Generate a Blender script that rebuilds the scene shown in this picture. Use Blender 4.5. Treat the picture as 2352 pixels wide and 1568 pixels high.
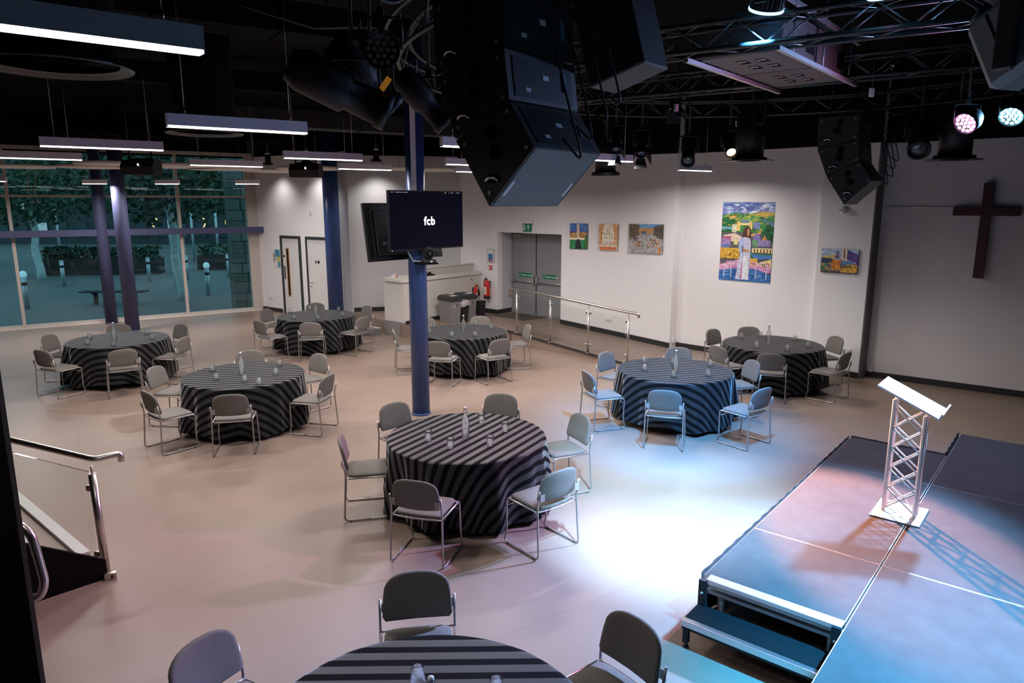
import bpy, math, random
from mathutils import Vector, Matrix, Quaternion
R = math.radians
random.seed(7)
scene = bpy.context.scene
C = scene.collection
for o in list(bpy.data.objects):
    bpy.data.objects.remove(o, do_unlink=True)

# ------------------------------------------------------------------ camera, world, exposure
cam_d = bpy.data.cameras.new('camera')
cam_d.sensor_width = 36.0
cam_d.lens = 1607.18 / 2352 * 36.0
cam_d.clip_end = 400
cam = bpy.data.objects.new('camera', cam_d)
C.objects.link(cam)
cam.location = (0, 0, 3.187)
cam.rotation_euler = (R(90 - 11.189), 0, 0)
scene.camera = cam
scene.view_settings.view_transform = 'Standard'
scene.view_settings.look = 'None'
scene.view_settings.gamma = 1
scene.view_settings.use_curve_mapping = False
scene.view_settings.exposure = 0.0
w = bpy.data.worlds.new('dusk')
scene.world = w
w.use_nodes = True
bg = w.node_tree.nodes['Background']
bg.inputs['Color'].default_value = (0.16, 0.30, 0.36, 1)      # late dusk sky
bg.inputs['Strength'].default_value = 3.2

PENDANT = 60.0        # watts per metre of pendant light
HOUSE = 270.0          # watts in each round house downlight
STAGE = 1.25           # scale of all stage lamps

# ------------------------------------------------------------------ materials
MATS = {}
def mat(name, col, rough=0.6, metal=0.0, vary=0.06, scale=18.0, bump=0.0, bscale=None, emit=None, estr=0.0, spec=0.5, trans=0.0, ior=1.45, alpha=None, coat=0.0):
    if name in MATS:
        return MATS[name]
    m = bpy.data.materials.new(name)
    m.use_nodes = True
    nt = m.node_tree
    b = nt.nodes['Principled BSDF']
    b.inputs['Roughness'].default_value = rough
    b.inputs['Metallic'].default_value = metal
    b.inputs['Specular IOR Level'].default_value = spec
    b.inputs['IOR'].default_value = ior
    b.inputs['Transmission Weight'].default_value = trans
    b.inputs['Coat Weight'].default_value = coat
    tc = nt.nodes.new('ShaderNodeTexCoord')
    n = nt.nodes.new('ShaderNodeTexNoise')
    n.inputs['Scale'].default_value = scale
    n.inputs['Detail'].default_value = 4
    nt.links.new(tc.outputs['Object'], n.inputs['Vector'])
    mx = nt.nodes.new('ShaderNodeMix')
    mx.data_type = 'RGBA'
    mx.inputs[6].default_value = (*[max(0, c * (1 - vary)) for c in col], 1)
    mx.inputs[7].default_value = (*[min(1, c * (1 + vary)) for c in col], 1)
    nt.links.new(n.outputs['Fac'], mx.inputs[0])
    nt.links.new(mx.outputs[2], b.inputs['Base Color'])
    if bump:
        n2 = nt.nodes.new('ShaderNodeTexNoise')
        n2.inputs['Scale'].default_value = bscale or scale * 6
        nt.links.new(tc.outputs['Object'], n2.inputs['Vector'])
        bp = nt.nodes.new('ShaderNodeBump')
        bp.inputs['Strength'].default_value = bump
        bp.inputs['Distance'].default_value = 0.01
        nt.links.new(n2.outputs['Fac'], bp.inputs['Height'])
        nt.links.new(bp.outputs['Normal'], b.inputs['Normal'])
    if emit:
        b.inputs['Emission Color'].default_value = (*emit, 1)
        b.inputs['Emission Strength'].default_value = estr
    if alpha is not None:
        b.inputs['Alpha'].default_value = alpha
    MATS[name] = m
    return m

def emis(name, col, strength):
    if name in MATS:
        return MATS[name]
    m = bpy.data.materials.new(name)
    m.use_nodes = True
    nt = m.node_tree
    nt.nodes.clear()
    e = nt.nodes.new('ShaderNodeEmission')
    e.inputs[0].default_value = (*col, 1)
    e.inputs[1].default_value = strength
    o = nt.nodes.new('ShaderNodeOutputMaterial')
    nt.links.new(e.outputs[0], o.inputs[0])
    MATS[name] = m
    return m

def sheet_glass(name, tint, refl=0.08):
    """flat sheet glass: mostly clear with a fresnel mirror on top"""
    if name in MATS:
        return MATS[name]
    m = bpy.data.materials.new(name)
    m.use_nodes = True
    nt = m.node_tree
    nt.nodes.clear()
    t = nt.nodes.new('ShaderNodeBsdfTransparent')
    t.inputs[0].default_value = (*tint, 1)
    g = nt.nodes.new('ShaderNodeBsdfGlossy')
    g.inputs['Roughness'].default_value = 0.0
    f = nt.nodes.new('ShaderNodeFresnel')
    f.inputs[0].default_value = 1.45 if refl > 0.05 else 1.2
    mx = nt.nodes.new('ShaderNodeMixShader')
    o = nt.nodes.new('ShaderNodeOutputMaterial')
    nt.links.new(f.outputs[0], mx.inputs[0])
    nt.links.new(t.outputs[0], mx.inputs[1])
    nt.links.new(g.outputs[0], mx.inputs[2])
    nt.links.new(mx.outputs[0], o.inputs[0])
    MATS[name] = m
    return m

# ------------------------------------------------------------------ mesh builder
class MB:
    def __init__(s):
        s.v = []; s.f = []; s.sm = []; s.col = []; s.uv = None; s.cc = None
    def add(s, vs, fs, smooth=False):
        b = len(s.v)
        s.v += [tuple(p) for p in vs]
        for f in fs:
            s.f.append([i + b for i in f]); s.sm.append(smooth); s.col.append(s.cc)
        return s
    def box(s, x0, x1, y0, y1, z0, z1, M=None, bev=0.0):
        if bev > 0:
            b = min(bev, (x1-x0)*.45, (y1-y0)*.45, (z1-z0)*.45)
            pr = [(x0+b,y0),(x1-b,y0),(x1,y0+b),(x1,y1-b),(x1-b,y1),(x0+b,y1),(x0,y1-b),(x0,y0+b)]
            inn = [(x0+b,y0+b),(x1-b,y0+b),(x1-b,y0+b),(x1-b,y1-b),(x1-b,y1-b),(x0+b,y1-b),(x0+b,y1-b),(x0+b,y0+b)]
            rings = [[(p[0],p[1],z0) for p in inn], [(p[0],p[1],z0+b) for p in pr], [(p[0],p[1],z1-b) for p in pr], [(p[0],p[1],z1) for p in inn]]
            vs = [q for r in rings for q in r]
            fs = []
            for k in range(3):
                for i in range(8):
                    j = (i+1) % 8
                    fs.append([k*8+i, k*8+j, (k+1)*8+j, (k+1)*8+i])
            fs.append([6,4,2,0]); fs.append([24,26,28,30])
            if M: vs = [M @ Vector(q) for q in vs]
            return s.add(vs, fs)
        vs = [(x,y,z) for z in (z0,z1) for y in (y0,y1) for x in (x0,x1)]
        if M: vs = [M @ Vector(q) for q in vs]
        return s.add(vs, [[0,2,3,1],[4,5,7,6],[0,1,5,4],[2,6,7,3],[1,3,7,5],[0,4,6,2]])
    def cbox(s, c, d, M=None, bev=0.0):
        return s.box(c[0]-d[0]/2, c[0]+d[0]/2, c[1]-d[1]/2, c[1]+d[1]/2, c[2]-d[2]/2, c[2]+d[2]/2, M, bev)
    def prism(s, poly, z0, z1, M=None):
        n = len(poly)
        a = sum(poly[i][0]*poly[(i+1)%n][1]-poly[(i+1)%n][0]*poly[i][1] for i in range(n))
        if a < 0: poly = poly[::-1]
        vs = [(x,y,z0) for x,y in poly] + [(x,y,z1) for x,y in poly]
        if M: vs = [M @ Vector(q) for q in vs]
        return s.add(vs, [list(range(n))[::-1], list(range(n,2*n))] + [[i,(i+1)%n,n+(i+1)%n,n+i] for i in range(n)])
    def tube(s, path, r, n=8, closed=False, caps=True):
        P = [Vector(p) for p in path]
        m = len(P)
        rs = r if isinstance(r, (list, tuple)) else [r]*m
        T = []
        for i in range(m):
            if closed: t = P[(i+1)%m]-P[i-1]
            else: t = P[min(i+1,m-1)]-P[max(i-1,0)]
            T.append(t.normalized())
        up = Vector((0,0,1)) if abs(T[0].z) < 0.9 else Vector((1,0,0))
        N = (up - T[0]*up.dot(T[0])).normalized()
        vs = []
        for i in range(m):
            if i:
                ax = T[i-1].cross(T[i])
                if ax.length > 1e-7:
                    N = Quaternion(ax.normalized(), T[i-1].angle(T[i])) @ N
            B = T[i].cross(N)
            for k in range(n):
                a = 2*math.pi*k/n
                vs.append(P[i] + (N*math.cos(a)+B*math.sin(a))*rs[i])
        fs = []
        for i in range(m if closed else m-1):
            i2 = (i+1) % m
            for k in range(n):
                k2 = (k+1) % n
                fs.append([i*n+k, i*n+k2, i2*n+k2, i2*n+k])
        s.add(vs, fs, True)
        if caps and not closed:
            b = len(s.v)-len(vs)
            s.f.append([b+k for k in range(n)][::-1]); s.sm.append(False); s.col.append(s.cc)
            s.f.append([b+(m-1)*n+k for k in range(n)]); s.sm.append(False); s.col.append(s.cc)
        return s
    def cyl(s, a, b, r, n=16, r2=None):
        return s.tube([a, b], [r, r if r2 is None else r2], n)
    def lathe(s, prof, n=24, M=None, smooth=True):
        vs = []; fs = []; m = len(prof)
        for r, z in prof:
            for k in range(n):
                a = 2*math.pi*k/n
                vs.append((r*math.cos(a), r*math.sin(a), z))
        for i in range(m-1):
            for k in range(n):
                k2 = (k+1) % n
                fs.append([i*n+k, i*n+k2, (i+1)*n+k2, (i+1)*n+k])
        if prof[0][0] > 1e-6: fs.append([k for k in range(n)][::-1])
        if prof[-1][0] > 1e-6: fs.append([(m-1)*n+k for k in range(n)])
        if M: vs = [M @ Vector(q) for q in vs]
        return s.add(vs, fs, smooth)
    def ball(s, c, r, n=12, m=8, sc=(1,1,1)):
        prof = [(max(1e-5, math.sin(math.pi*i/m)), -math.cos(math.pi*i/m)) for i in range(m+1)]
        M = Matrix.Translation(c) @ Matrix.Diagonal((r*sc[0], r*sc[1], r*sc[2], 1))
        return s.lathe(prof, n, M)
    def mesh(s, name):
        me = bpy.data.meshes.new(name)
        me.from_pydata(s.v, [], s.f)
        me.polygons.foreach_set('use_smooth', s.sm)
        if any(c is not None for c in s.col):
            ca = me.color_attributes.new('paint', 'FLOAT_COLOR', 'CORNER')
            i = 0
            for p, c in zip(me.polygons, s.col):
                for li in p.loop_indices:
                    ca.data[li].color = (*(c or (1,1,1)), 1)
        if s.uv:
            ul = me.uv_layers.new(name='flat')
            for li, l in enumerate(me.loops):
                ul.data[li].uv = s.uv[l.vertex_index]
        me.update()
        return me

def T(x, y, z): return Matrix.Translation((x, y, z))
def RZ(d): return Matrix.Rotation(R(d), 4, 'Z')
def RX(d): return Matrix.Rotation(R(d), 4, 'X')
def RY(d): return Matrix.Rotation(R(d), 4, 'Y')

def arc_path(pts, rad=0.04, n=5):
    """polyline with rounded corners"""
    P = [Vector(p) for p in pts]
    out = [P[0]]
    for i in range(1, len(P)-1):
        a = (P[i-1]-P[i]); b = (P[i+1]-P[i])
        d = min(rad, a.length*.45, b.length*.45)
        p0 = P[i]+a.normalized()*d; p1 = P[i]+b.normalized()*d
        for k in range(n+1):
            t = k/n
            out.append(p0*(1-t)**2 + P[i]*2*t*(1-t) + p1*t*t)
    out.append(P[-1])
    return out

# ------------------------------------------------------------------ objects
def obj(name, me, m=None, parent=None, loc=None, rot=None):
    if isinstance(me, MB): me = me.mesh(name)
    if m is not None and not me.materials: me.materials.append(m)
    o = bpy.data.objects.new(name, me)
    C.objects.link(o)
    if parent is not None: o.parent = parent
    if loc is not None: o.location = loc
    if rot is not None: o.rotation_euler = rot
    return o
def tag(o, label, cat, group=None):
    o['label'] = label; o['category'] = cat
    if group: o['group'] = group
    return o
def thing(name, label, cat, loc=(0,0,0), rz=0, group=None):
    o = bpy.data.objects.new(name, None)
    o.empty_display_size = 0.1
    C.objects.link(o)
    o.location = loc; o.rotation_euler = (0, 0, R(rz))
    return tag(o, label, cat, group)
def struct(name, me, m=None, parent=None, label=None):
    o = obj(name, me, m, parent)
    o['kind'] = 'structure'
    if label: o['label'] = label
    return o
def sempty(name, loc=(0,0,0), rz=0, label=None):
    o = bpy.data.objects.new(name, None)
    C.objects.link(o)
    o.location = loc; o.rotation_euler = (0, 0, R(rz))
    o['kind'] = 'structure'
    if label: o['label'] = label
    return o
def text_mesh(txt, size, depth=0.0, fat=0.0, align='CENTER'):
    cu = bpy.data.curves.new('lettering', 'FONT')
    cu.body = txt; cu.size = size; cu.extrude = depth; cu.offset = fat
    cu.space_character = 1.12 if txt == 'fcb' else 1.0; cu.align_x = align; cu.align_y = 'CENTER'
    o = bpy.data.objects.new('lettering_source', cu)
    C.objects.link(o)
    dg = bpy.context.evaluated_depsgraph_get()
    me = bpy.data.meshes.new_from_object(o.evaluated_get(dg))
    bpy.data.objects.remove(o); bpy.data.curves.remove(cu)
    return me
def spot(name, loc, target, energy, col, size, blend, radius=0.08, parent=None):
    l = bpy.data.lights.new(name, 'SPOT')
    l.energy = energy*STAGE; l.color = col; l.spot_size = R(size); l.spot_blend = blend; l.shadow_soft_size = radius
    o = bpy.data.objects.new(name, l); C.objects.link(o)
    o.location = loc
    o.rotation_euler = (Vector(target)-Vector(loc)).to_track_quat('-Z', 'Y').to_euler()
    return o

# axes of the stage: U runs along the stage front, V points from the audience into the stage
SA = 50.5
U = Vector((math.cos(R(SA)), math.sin(R(SA)), 0)); V = Vector((math.sin(R(SA)), -math.cos(R(SA)), 0))

# ------------------------------------------------------------------ shared materials
M_wall = mat('wall_paint', (0.86, 0.835, 0.835), .75, vary=.02, scale=2)
M_wall2 = mat('wall_paint_cross', (0.70, 0.655, 0.66), .8, vary=.03, scale=2)
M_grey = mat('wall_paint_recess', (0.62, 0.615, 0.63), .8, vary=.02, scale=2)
M_black = mat('black_paint', (0.006, 0.006, 0.0065), .85, vary=.2, scale=3, spec=.08)
M_blackwall = mat('black_ceiling_paint', (0.006, 0.006, 0.0065), .9, vary=.25, scale=2, spec=.08)
M_skirt = mat('black_vinyl_skirting', (0.025, 0.025, 0.027), .5)
M_navy = mat('navy_gloss_paint', (0.034, 0.072, 0.215), .32, vary=.12, scale=5)
M_navy2 = mat('navy_column_dull', (0.055, 0.062, 0.135), .6, vary=.12, scale=5)
M_steel = mat('brushed_steel', (0.60, 0.56, 0.52), .3, 1.0, vary=.08, scale=40)
M_alu = mat('aluminium', (0.72, 0.73, 0.75), .38, 1.0, vary=.06, scale=30)
M_dirtyalu = mat('worn_aluminium', (0.50, 0.50, 0.52), .45, .9, vary=.2, scale=25)
M_frame_w = mat('window_frame_paint', (0.50, 0.44, 0.40), .5)
M_white = mat('white_paint', (0.70, 0.69, 0.68), .5, vary=.02)
M_whitep = mat('white_plastic', (0.80, 0.80, 0.80), .4, vary=.02)
M_offwhite = mat('bar_laminate', (0.66, 0.62, 0.57), .5, vary=.03)
M_plinth = mat('grey_vinyl_upstand', (0.24, 0.23, 0.22), .6)
M_dark = mat('dark_grey_plastic', (0.030, 0.030, 0.033), .45)
M_rubber = mat('black_rubber', (0.015, 0.015, 0.016), .7)
M_gdoor = mat('grey_door_paint', (0.29, 0.29, 0.30), .55, vary=.02)
M_dframe = mat('dark_door_frame', (0.035, 0.040, 0.042), .5)
M_red = mat('extinguisher_red', (0.60, 0.035, 0.02), .3, vary=.05)
M_green = mat('exit_green', (0.0, 0.22, 0.11), .5, vary=.03)
M_signwhite = mat('sign_white', (0.85, 0.87, 0.86), .5, vary=.02)
M_tube = mat('chair_tube', (0.40, 0.37, 0.35), .38, .75, vary=.06, scale=40)
M_fabric = mat('grey_wool_fabric', (0.175, 0.160, 0.146), .95, vary=.25, scale=220, bump=.25, bscale=500, spec=.15)
M_bracket = mat('chair_bracket', (0.34, 0.32, 0.30), .45, .3)
def tableware_glass():
    m = bpy.data.materials.new('clear_glass'); m.use_nodes = True
    nt = m.node_tree; nt.nodes.clear(); L = nt.links.new
    t = nt.nodes.new('ShaderNodeBsdfTransparent'); t.inputs[0].default_value = (.95,.96,.96,1)
    g = nt.nodes.new('ShaderNodeBsdfGlossy'); g.inputs['Roughness'].default_value = .04
    d = nt.nodes.new('ShaderNodeBsdfTranslucent'); d.inputs[0].default_value = (.8,.82,.83,1)
    lw = nt.nodes.new('ShaderNodeLayerWeight'); lw.inputs[0].default_value = .12
    a = nt.nodes.new('ShaderNodeMixShader'); b = nt.nodes.new('ShaderNodeMixShader'); o = nt.nodes.new('ShaderNodeOutputMaterial')
    b.inputs[0].default_value = .16
    L(t.outputs[0], b.inputs[1]); L(d.outputs[0], b.inputs[2])
    L(lw.outputs['Fresnel'], a.inputs[0]); L(b.outputs[0], a.inputs[1]); L(g.outputs[0], a.inputs[2]); L(a.outputs[0], o.inputs[0])
    return m
M_glass = tableware_glass()
M_pane = sheet_glass('balustrade_glass', (0.94, 0.95, 0.94), .03)
M_winpane = sheet_glass('window_glass', (0.80, 0.92, 0.94), .08)
M_deck = mat('stage_ply', (0.052, 0.047, 0.046), .72, vary=.30, scale=6, bump=.35, bscale=160, spec=.12)
M_steptread = mat('step_tread', (0.012, 0.012, 0.014), .75, vary=.25, scale=40, bump=.4, bscale=200, spec=.12)
M_drape = mat('black_stage_skirt', (0.014, 0.013, 0.015), .9)
M_speaker = mat('speaker_paint', (0.022, 0.021, 0.021), .55, vary=.15, scale=60, bump=.2, bscale=300)
M_spkgrey = mat('speaker_underside', (0.16, 0.16, 0.165), .55, vary=.12, scale=80, bump=.15, bscale=300)
M_truss = mat('black_truss_paint', (0.030, 0.030, 0.032), .38, .4, vary=.15)
M_brace = mat('truss_brace', (0.12, 0.12, 0.125), .35, .6, vary=.1)
M_fix = mat('lamp_housing', (0.009, 0.009, 0.0095), .5, vary=.15)
M_cable = mat('black_cable', (0.012, 0.012, 0.013), .5)
M_label = mat('paper_label', (0.75, 0.76, 0.78), .6, vary=.03)
M_pendant = mat('pendant_aluminium', (0.74, 0.71, 0.80), .5, .0, vary=.03)
M_raft = mat('acoustic_raft', (0.78, 0.73, 0.67), .85, vary=.03)
M_diff = emis('pendant_diffuser', (1.0, 0.93, 0.92), 5.0)

# ------------------------------------------------------------------ floor
def floor_material():
    m = bpy.data.materials.new('beige_vinyl_floor')
    m.use_nodes = True
    nt = m.node_tree; b = nt.nodes['Principled BSDF']; L = nt.links.new
    tc = nt.nodes.new('ShaderNodeTexCoord')
    n1 = nt.nodes.new('ShaderNodeTexNoise'); n1.inputs['Scale'].default_value = .55; n1.inputs['Detail'].default_value = 5
    n2 = nt.nodes.new('ShaderNodeTexNoise'); n2.inputs['Scale'].default_value = 160
    vo = nt.nodes.new('ShaderNodeTexVoronoi'); vo.inputs['Scale'].default_value = 55
    mp = nt.nodes.new('ShaderNodeMapping'); mp.inputs['Rotation'].default_value = (0, 0, R(-33))
    br = nt.nodes.new('ShaderNodeTexBrick')
    br.inputs['Scale'].default_value = 1.0; br.inputs['Mortar Size'].default_value = .003
    br.inputs['Brick Width'].default_value = 9.0; br.inputs['Row Height'].default_value = 2.0
    br.inputs['Color1'].default_value = (1,1,1,1); br.inputs['Color2'].default_value = (1,1,1,1); br.inputs['Mortar'].default_value = (.72,.72,.72,1)
    for n in (n1, n2, vo, mp): L(tc.outputs['Object'], n.inputs['Vector'])
    L(mp.outputs[0], br.inputs['Vector'])
    c1 = nt.nodes.new('ShaderNodeValToRGB')
    c1.color_ramp.elements[0].position = .35; c1.color_ramp.elements[0].color = (.226, .163, .130, 1)
    c1.color_ramp.elements[1].position = .65; c1.color_ramp.elements[1].color = (.262, .191, .155, 1)
    L(n1.outputs['Fac'], c1.inputs[0])
    mu = nt.nodes.new('ShaderNodeMix'); mu.data_type = 'RGBA'; mu.blend_type = 'MULTIPLY'; mu.inputs[0].default_value = 1
    L(c1.outputs[0], mu.inputs[6]); L(br.outputs['Color'], mu.inputs[7])
    c2 = nt.nodes.new('ShaderNodeValToRGB')
    c2.color_ramp.elements[0].position = 0; c2.color_ramp.elements[0].color = (1,1,1,1)
    c2.color_ramp.elements[1].position = .05; c2.color_ramp.elements[1].color = (0,0,0,1)
    L(vo.outputs['Distance'], c2.inputs[0])
    mx = nt.nodes.new('ShaderNodeMix'); mx.data_type = 'RGBA'; mx.inputs[7].default_value = (.75,.73,.70,1)
    sc = nt.nodes.new('ShaderNodeMath'); sc.operation = 'MULTIPLY'; sc.inputs[1].default_value = .5
    L(c2.outputs[0], sc.inputs[0]); L(sc.outputs[0], mx.inputs[0]); L(mu.outputs[2], mx.inputs[6])
    L(mx.outputs[2], b.inputs['Base Color'])
    rr = nt.nodes.new('ShaderNodeMapRange'); rr.inputs[3].default_value = .30; rr.inputs[4].default_value = .44
    L(n1.outputs['Fac'], rr.inputs[0]); L(rr.outputs[0], b.inputs['Roughness'])
    bp = nt.nodes.new('ShaderNodeBump'); bp.inputs['Strength'].default_value = .06; bp.inputs['Distance'].default_value = .004
    L(n2.outputs['Fac'], bp.inputs['Height']); L(bp.outputs[0], b.inputs['Normal'])
    b.inputs['Specular IOR Level'].default_value = .3
    return m
M_floor = floor_material()

# corners of the room at floor level (world metres)
PL = 0.31                                       # platform height at the bar and the exit doors
WIN_L, WIN_R = (-16.5, 15.23), (-7.76, 21.06)   # glazed front
DOORS_L, DOORS_R = (-7.72, 21.24), (-4.30, 18.68)
REC_R = (-1.40, 19.27)
JAMB_L, JAMB_R = (-0.38, 18.32), (1.18, 16.84)
RAMPW_R = (3.52, 15.34)
PAINT_L, PAINT_R = (3.70, 15.49), (5.97, 13.28)
PIER_L, PIER_R = (5.745, 13.245), (6.405, 12.585)
CROSS_L, CROSS_R = (6.62, 12.77), (12.0, 8.61)
FARBACK = -3.0
room = [(-16.5, FARBACK), (12.0, FARBACK), CROSS_R, CROSS_L, PIER_R, PIER_L, PAINT_R, PAINT_L, RAMPW_R, JAMB_R, (1.25,17.65), (0,18.80), JAMB_L, REC_R, DOORS_R, DOORS_L, WIN_R, WIN_L]
struct('floor', MB().prism(room, -0.12, 0.0), M_floor)
struct('ceiling', MB().prism(room, 5.5, 5.6), M_blackwall)

def ang(a, b): return math.degrees(math.atan2(b[1]-a[1], b[0]-a[0]))
def wall(name, a, b, z0, z1, m, th=.18, grow=0.0):
    """a to b runs left to right as seen from the room; the thickness goes outwards"""
    d = Vector((b[0]-a[0], b[1]-a[1])); L = d.length; d.normalize()
    a = (a[0]-d.x*grow, a[1]-d.y*grow); b = (b[0]+d.x*grow, b[1]+d.y*grow)
    n = (-d.y, d.x)
    return struct(name, MB().prism([a, b, (b[0]+n[0]*th, b[1]+n[1]*th), (a[0]+n[0]*th, a[1]+n[1]*th)], z0, z1), m)
def skirting(name, a, b, z0=0.0, za=None, zb=None, h=.11, th=.02):
    d = Vector((b[0]-a[0], b[1]-a[1])).normalized(); n = (d.y*th, -d.x*th)
    za = z0 if za is None else za; zb = z0 if zb is None else zb
    p = [a, b, (b[0]+n[0], b[1]+n[1]), (a[0]+n[0], a[1]+n[1])]
    zs = [za, zb, zb, za]
    vs = [(q[0], q[1], z) for q, z in zip(p, zs)] + [(q[0], q[1], z+h) for q, z in zip(p, zs)]
    return struct(name, MB().add(vs, [[0,1,2,3],[7,6,5,4],[0,4,5,1],[1,5,6,2],[2,6,7,3],[3,7,4,0]]), M_skirt)

GT, GB = 4.22, 4.50       # where the pale paint stops, stage side and back
wall('wall_doors', DOORS_L, DOORS_R, 0, 5.5, M_wall)
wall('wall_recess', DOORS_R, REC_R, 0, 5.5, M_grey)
wall('wall_bar', REC_R, JAMB_L, 0, 5.5, M_wall)
# wall with the double doors: opening with head
struct('wall_exit_head', MB().prism([JAMB_L, JAMB_R, (JAMB_R[0]+.12, JAMB_R[1]+.13), (JAMB_L[0]+.12, JAMB_L[1]+.13)], 2.45, 5.5), M_wall)
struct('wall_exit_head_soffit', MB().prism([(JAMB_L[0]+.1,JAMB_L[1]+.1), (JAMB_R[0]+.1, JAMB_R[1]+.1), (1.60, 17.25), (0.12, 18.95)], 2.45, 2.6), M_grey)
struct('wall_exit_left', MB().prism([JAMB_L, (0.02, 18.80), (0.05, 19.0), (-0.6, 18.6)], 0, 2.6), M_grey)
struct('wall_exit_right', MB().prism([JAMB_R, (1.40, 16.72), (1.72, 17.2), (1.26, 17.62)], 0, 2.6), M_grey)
wall('wall_ramp', JAMB_R, RAMPW_R, 0, 5.5, M_wall)
struct('wall_ramp_return', MB().prism([(3.50,15.352), (3.52,15.34), (3.70,15.49), (3.68,15.52)], 0, 5.5), M_wall)
wall('wall_painting', PAINT_L, PAINT_R, 0, 5.5, M_wall)
struct('wall_pier', MB().prism([PIER_L, PIER_R, (6.62,12.79), (6.7,13.1), (6.0,13.5)], 0, 5.5), M_wall)
wall('wall_cross', CROSS_L, CROSS_R, 0, 5.5, M_wall2)
struct('trim_1', MB().prism([(6.400,12.580), (6.425,12.567), (6.64,12.762), (6.617,12.785)], 0, GT), mat('grey_corner_trim', (.14,.14,.15), .6), label='grey corner strip where the pier meets the darker wall')
wall('wall_right', CROSS_R, (12.0, FARBACK), 0, 5.5, M_blackwall)
wall('wall_back', (12.0, FARBACK), (-16.5, FARBACK), 0, 5.5, M_blackwall)
wall('wall_left', (-16.5, FARBACK), WIN_L, 0, 5.5, M_wall)
# black upper walls
def band(name, a, b, z0):
    d = Vector((b[0]-a[0], b[1]-a[1])).normalized(); n = (d.y*.05, -d.x*.05)
    e = .03
    a2 = (a[0]-d.x*e, a[1]-d.y*e); b2 = (b[0]+d.x*e, b[1]+d.y*e)
    struct(name, MB().prism([a2, b2, (b2[0]+n[0], b2[1]+n[1]), (a2[0]+n[0], a2[1]+n[1])], z0, 5.5), M_black)
for i, (a, b, z) in enumerate([(DOORS_L, DOORS_R, GB), (DOORS_R, REC_R, GB-.1), (REC_R, JAMB_L, 4.3), (JAMB_L, JAMB_R, 4.25), (JAMB_R, RAMPW_R, GT), (PAINT_L, PAINT_R, GT), (PIER_L, PIER_R, GT), (CROSS_L, CROSS_R, GT), (WIN_L, WIN_R, 4.45)]):
    band('trim_%d' % (i+2), a, b, z)
skirting('baseboard_doors', DOORS_L, (-6.78, 20.54))
skirting('baseboard_recess', (-4.25,18.69), REC_R, PL)
skirting('baseboard_bar', REC_R, JAMB_L, PL)
skirting('baseboard_jamb', JAMB_L, (-.02,18.75), PL)
skirting('baseboard_ramp', JAMB_R, RAMPW_R, za=PL-.02, zb=0.0, h=.12)
skirting('baseboard_painting', PAINT_L, (5.86,13.39))
skirting('baseboard_pier', PIER_L, PIER_R)
skirting('baseboard_cross', CROSS_L, CROSS_R)

# platform, ramp and step
M_platnose = mat('black_nosing', (.03,.028,.027), .6)
M_stepgrey = mat('grey_step_vinyl', (.17,.165,.16), .6)
plat = [(-4.28,18.66), (-3.42,17.50), (-2.62,16.58), (-0.05,15.80), JAMB_R, (1.25,17.62), (0,18.79), JAMB_L, REC_R]
struct('platform', MB().prism(plat, 0.0, PL), M_floor, label='raised floor under the bar and exit doors')
E0 = Vector((-.02,15.77)); ED = Vector((.747,-.665)); RL = 3.25
p1 = E0+ED*RL
rb = MB()
q = [(E0.x,E0.y), (p1.x,p1.y), RAMPW_R, JAMB_R]
rb.add([(x,y,0) for x,y in q] + [(q[0][0],q[0][1],PL), (q[1][0],q[1][1],.004), (q[2][0],q[2][1],.004), (q[3][0],q[3][1],PL-.01)], [[3,2,1,0],[4,5,6,7],[0,1,5,4],[1,2,6,5],[2,3,7,6],[3,0,4,7]])
struct('ramp', rb, M_floor, label='sloping floor from the exit doors down to the hall')
kb = MB()
a, b = E0-ED*.1, p1-ED*.25
nn = Vector((-.665,-.747))*.03
za, zb = PL, PL*(1-(RL-.25)/RL)
kb.add([(a.x,a.y,za-.02),(b.x,b.y,zb-.015),(b.x+nn.x,b.y+nn.y,zb-.015),(a.x+nn.x,a.y+nn.y,za-.02),(a.x,a.y,za+.02),(b.x,b.y,zb+.02),(b.x+nn.x,b.y+nn.y,zb+.02),(a.x+nn.x,a.y+nn.y,za+.02)], [[0,3,2,1],[4,5,6,7],[0,1,5,4],[1,2,6,5],[2,3,7,6],[3,0,4,7]])
struct('trim_20', kb, M_platnose, label='dark edge strip along the ramp')
st = thing('platform_step', 'grey step with pale nosing beside the bar end', 'step', (-3.25,17.02,0), SA+90)
obj('tread_block', MB().box(-.02,.95,.0,.34,0,.155), M_stepgrey, st)
obj('nosing', MB().box(-.02,.95,-.012,.05,.155,.165), mat('pale_nosing', (.62,.60,.57), .5), st)

# ------------------------------------------------------------------ window wall (window_1)
wa = ang(WIN_L, WIN_R)
WLEN = (Vector(WIN_R)-Vector(WIN_L)).length
def wpos(x): return (x-WIN_L[0])/math.cos(R(wa))     # world x to distance along the glazing
win = sempty('window_1', (WIN_L[0], WIN_L[1], 0), wa, 'tall glazed front looking onto a dusk square')
mull = [0.0, wpos(-12.60), wpos(-9.36), WLEN-.06]
for i, s in enumerate(mull):
    wd = .075 if i < 3 else .30
    obj('mullion', MB().box(s-.0375, s-.0375+wd, -.06, .10, 0, 4.6), M_frame_w, win)
for z0, z1, nm in ((0, .09, 'bottom_rail'), (3.33, 3.39, 'transom'), (2.38,2.44,'transom'), (4.5, 4.6, 'head')):
    obj(nm, MB().box(0, WLEN, -.05, .09, z0, z1), M_frame_w, win)
for i in range(3):
    for z0, z1 in ((.09,2.38),(2.44,3.33),(3.39,4.5)):
        obj('pane', MB().box(mull[i]+.04, mull[i+1]-.04, .015, .021, z0, z1), M_winpane, win)
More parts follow.
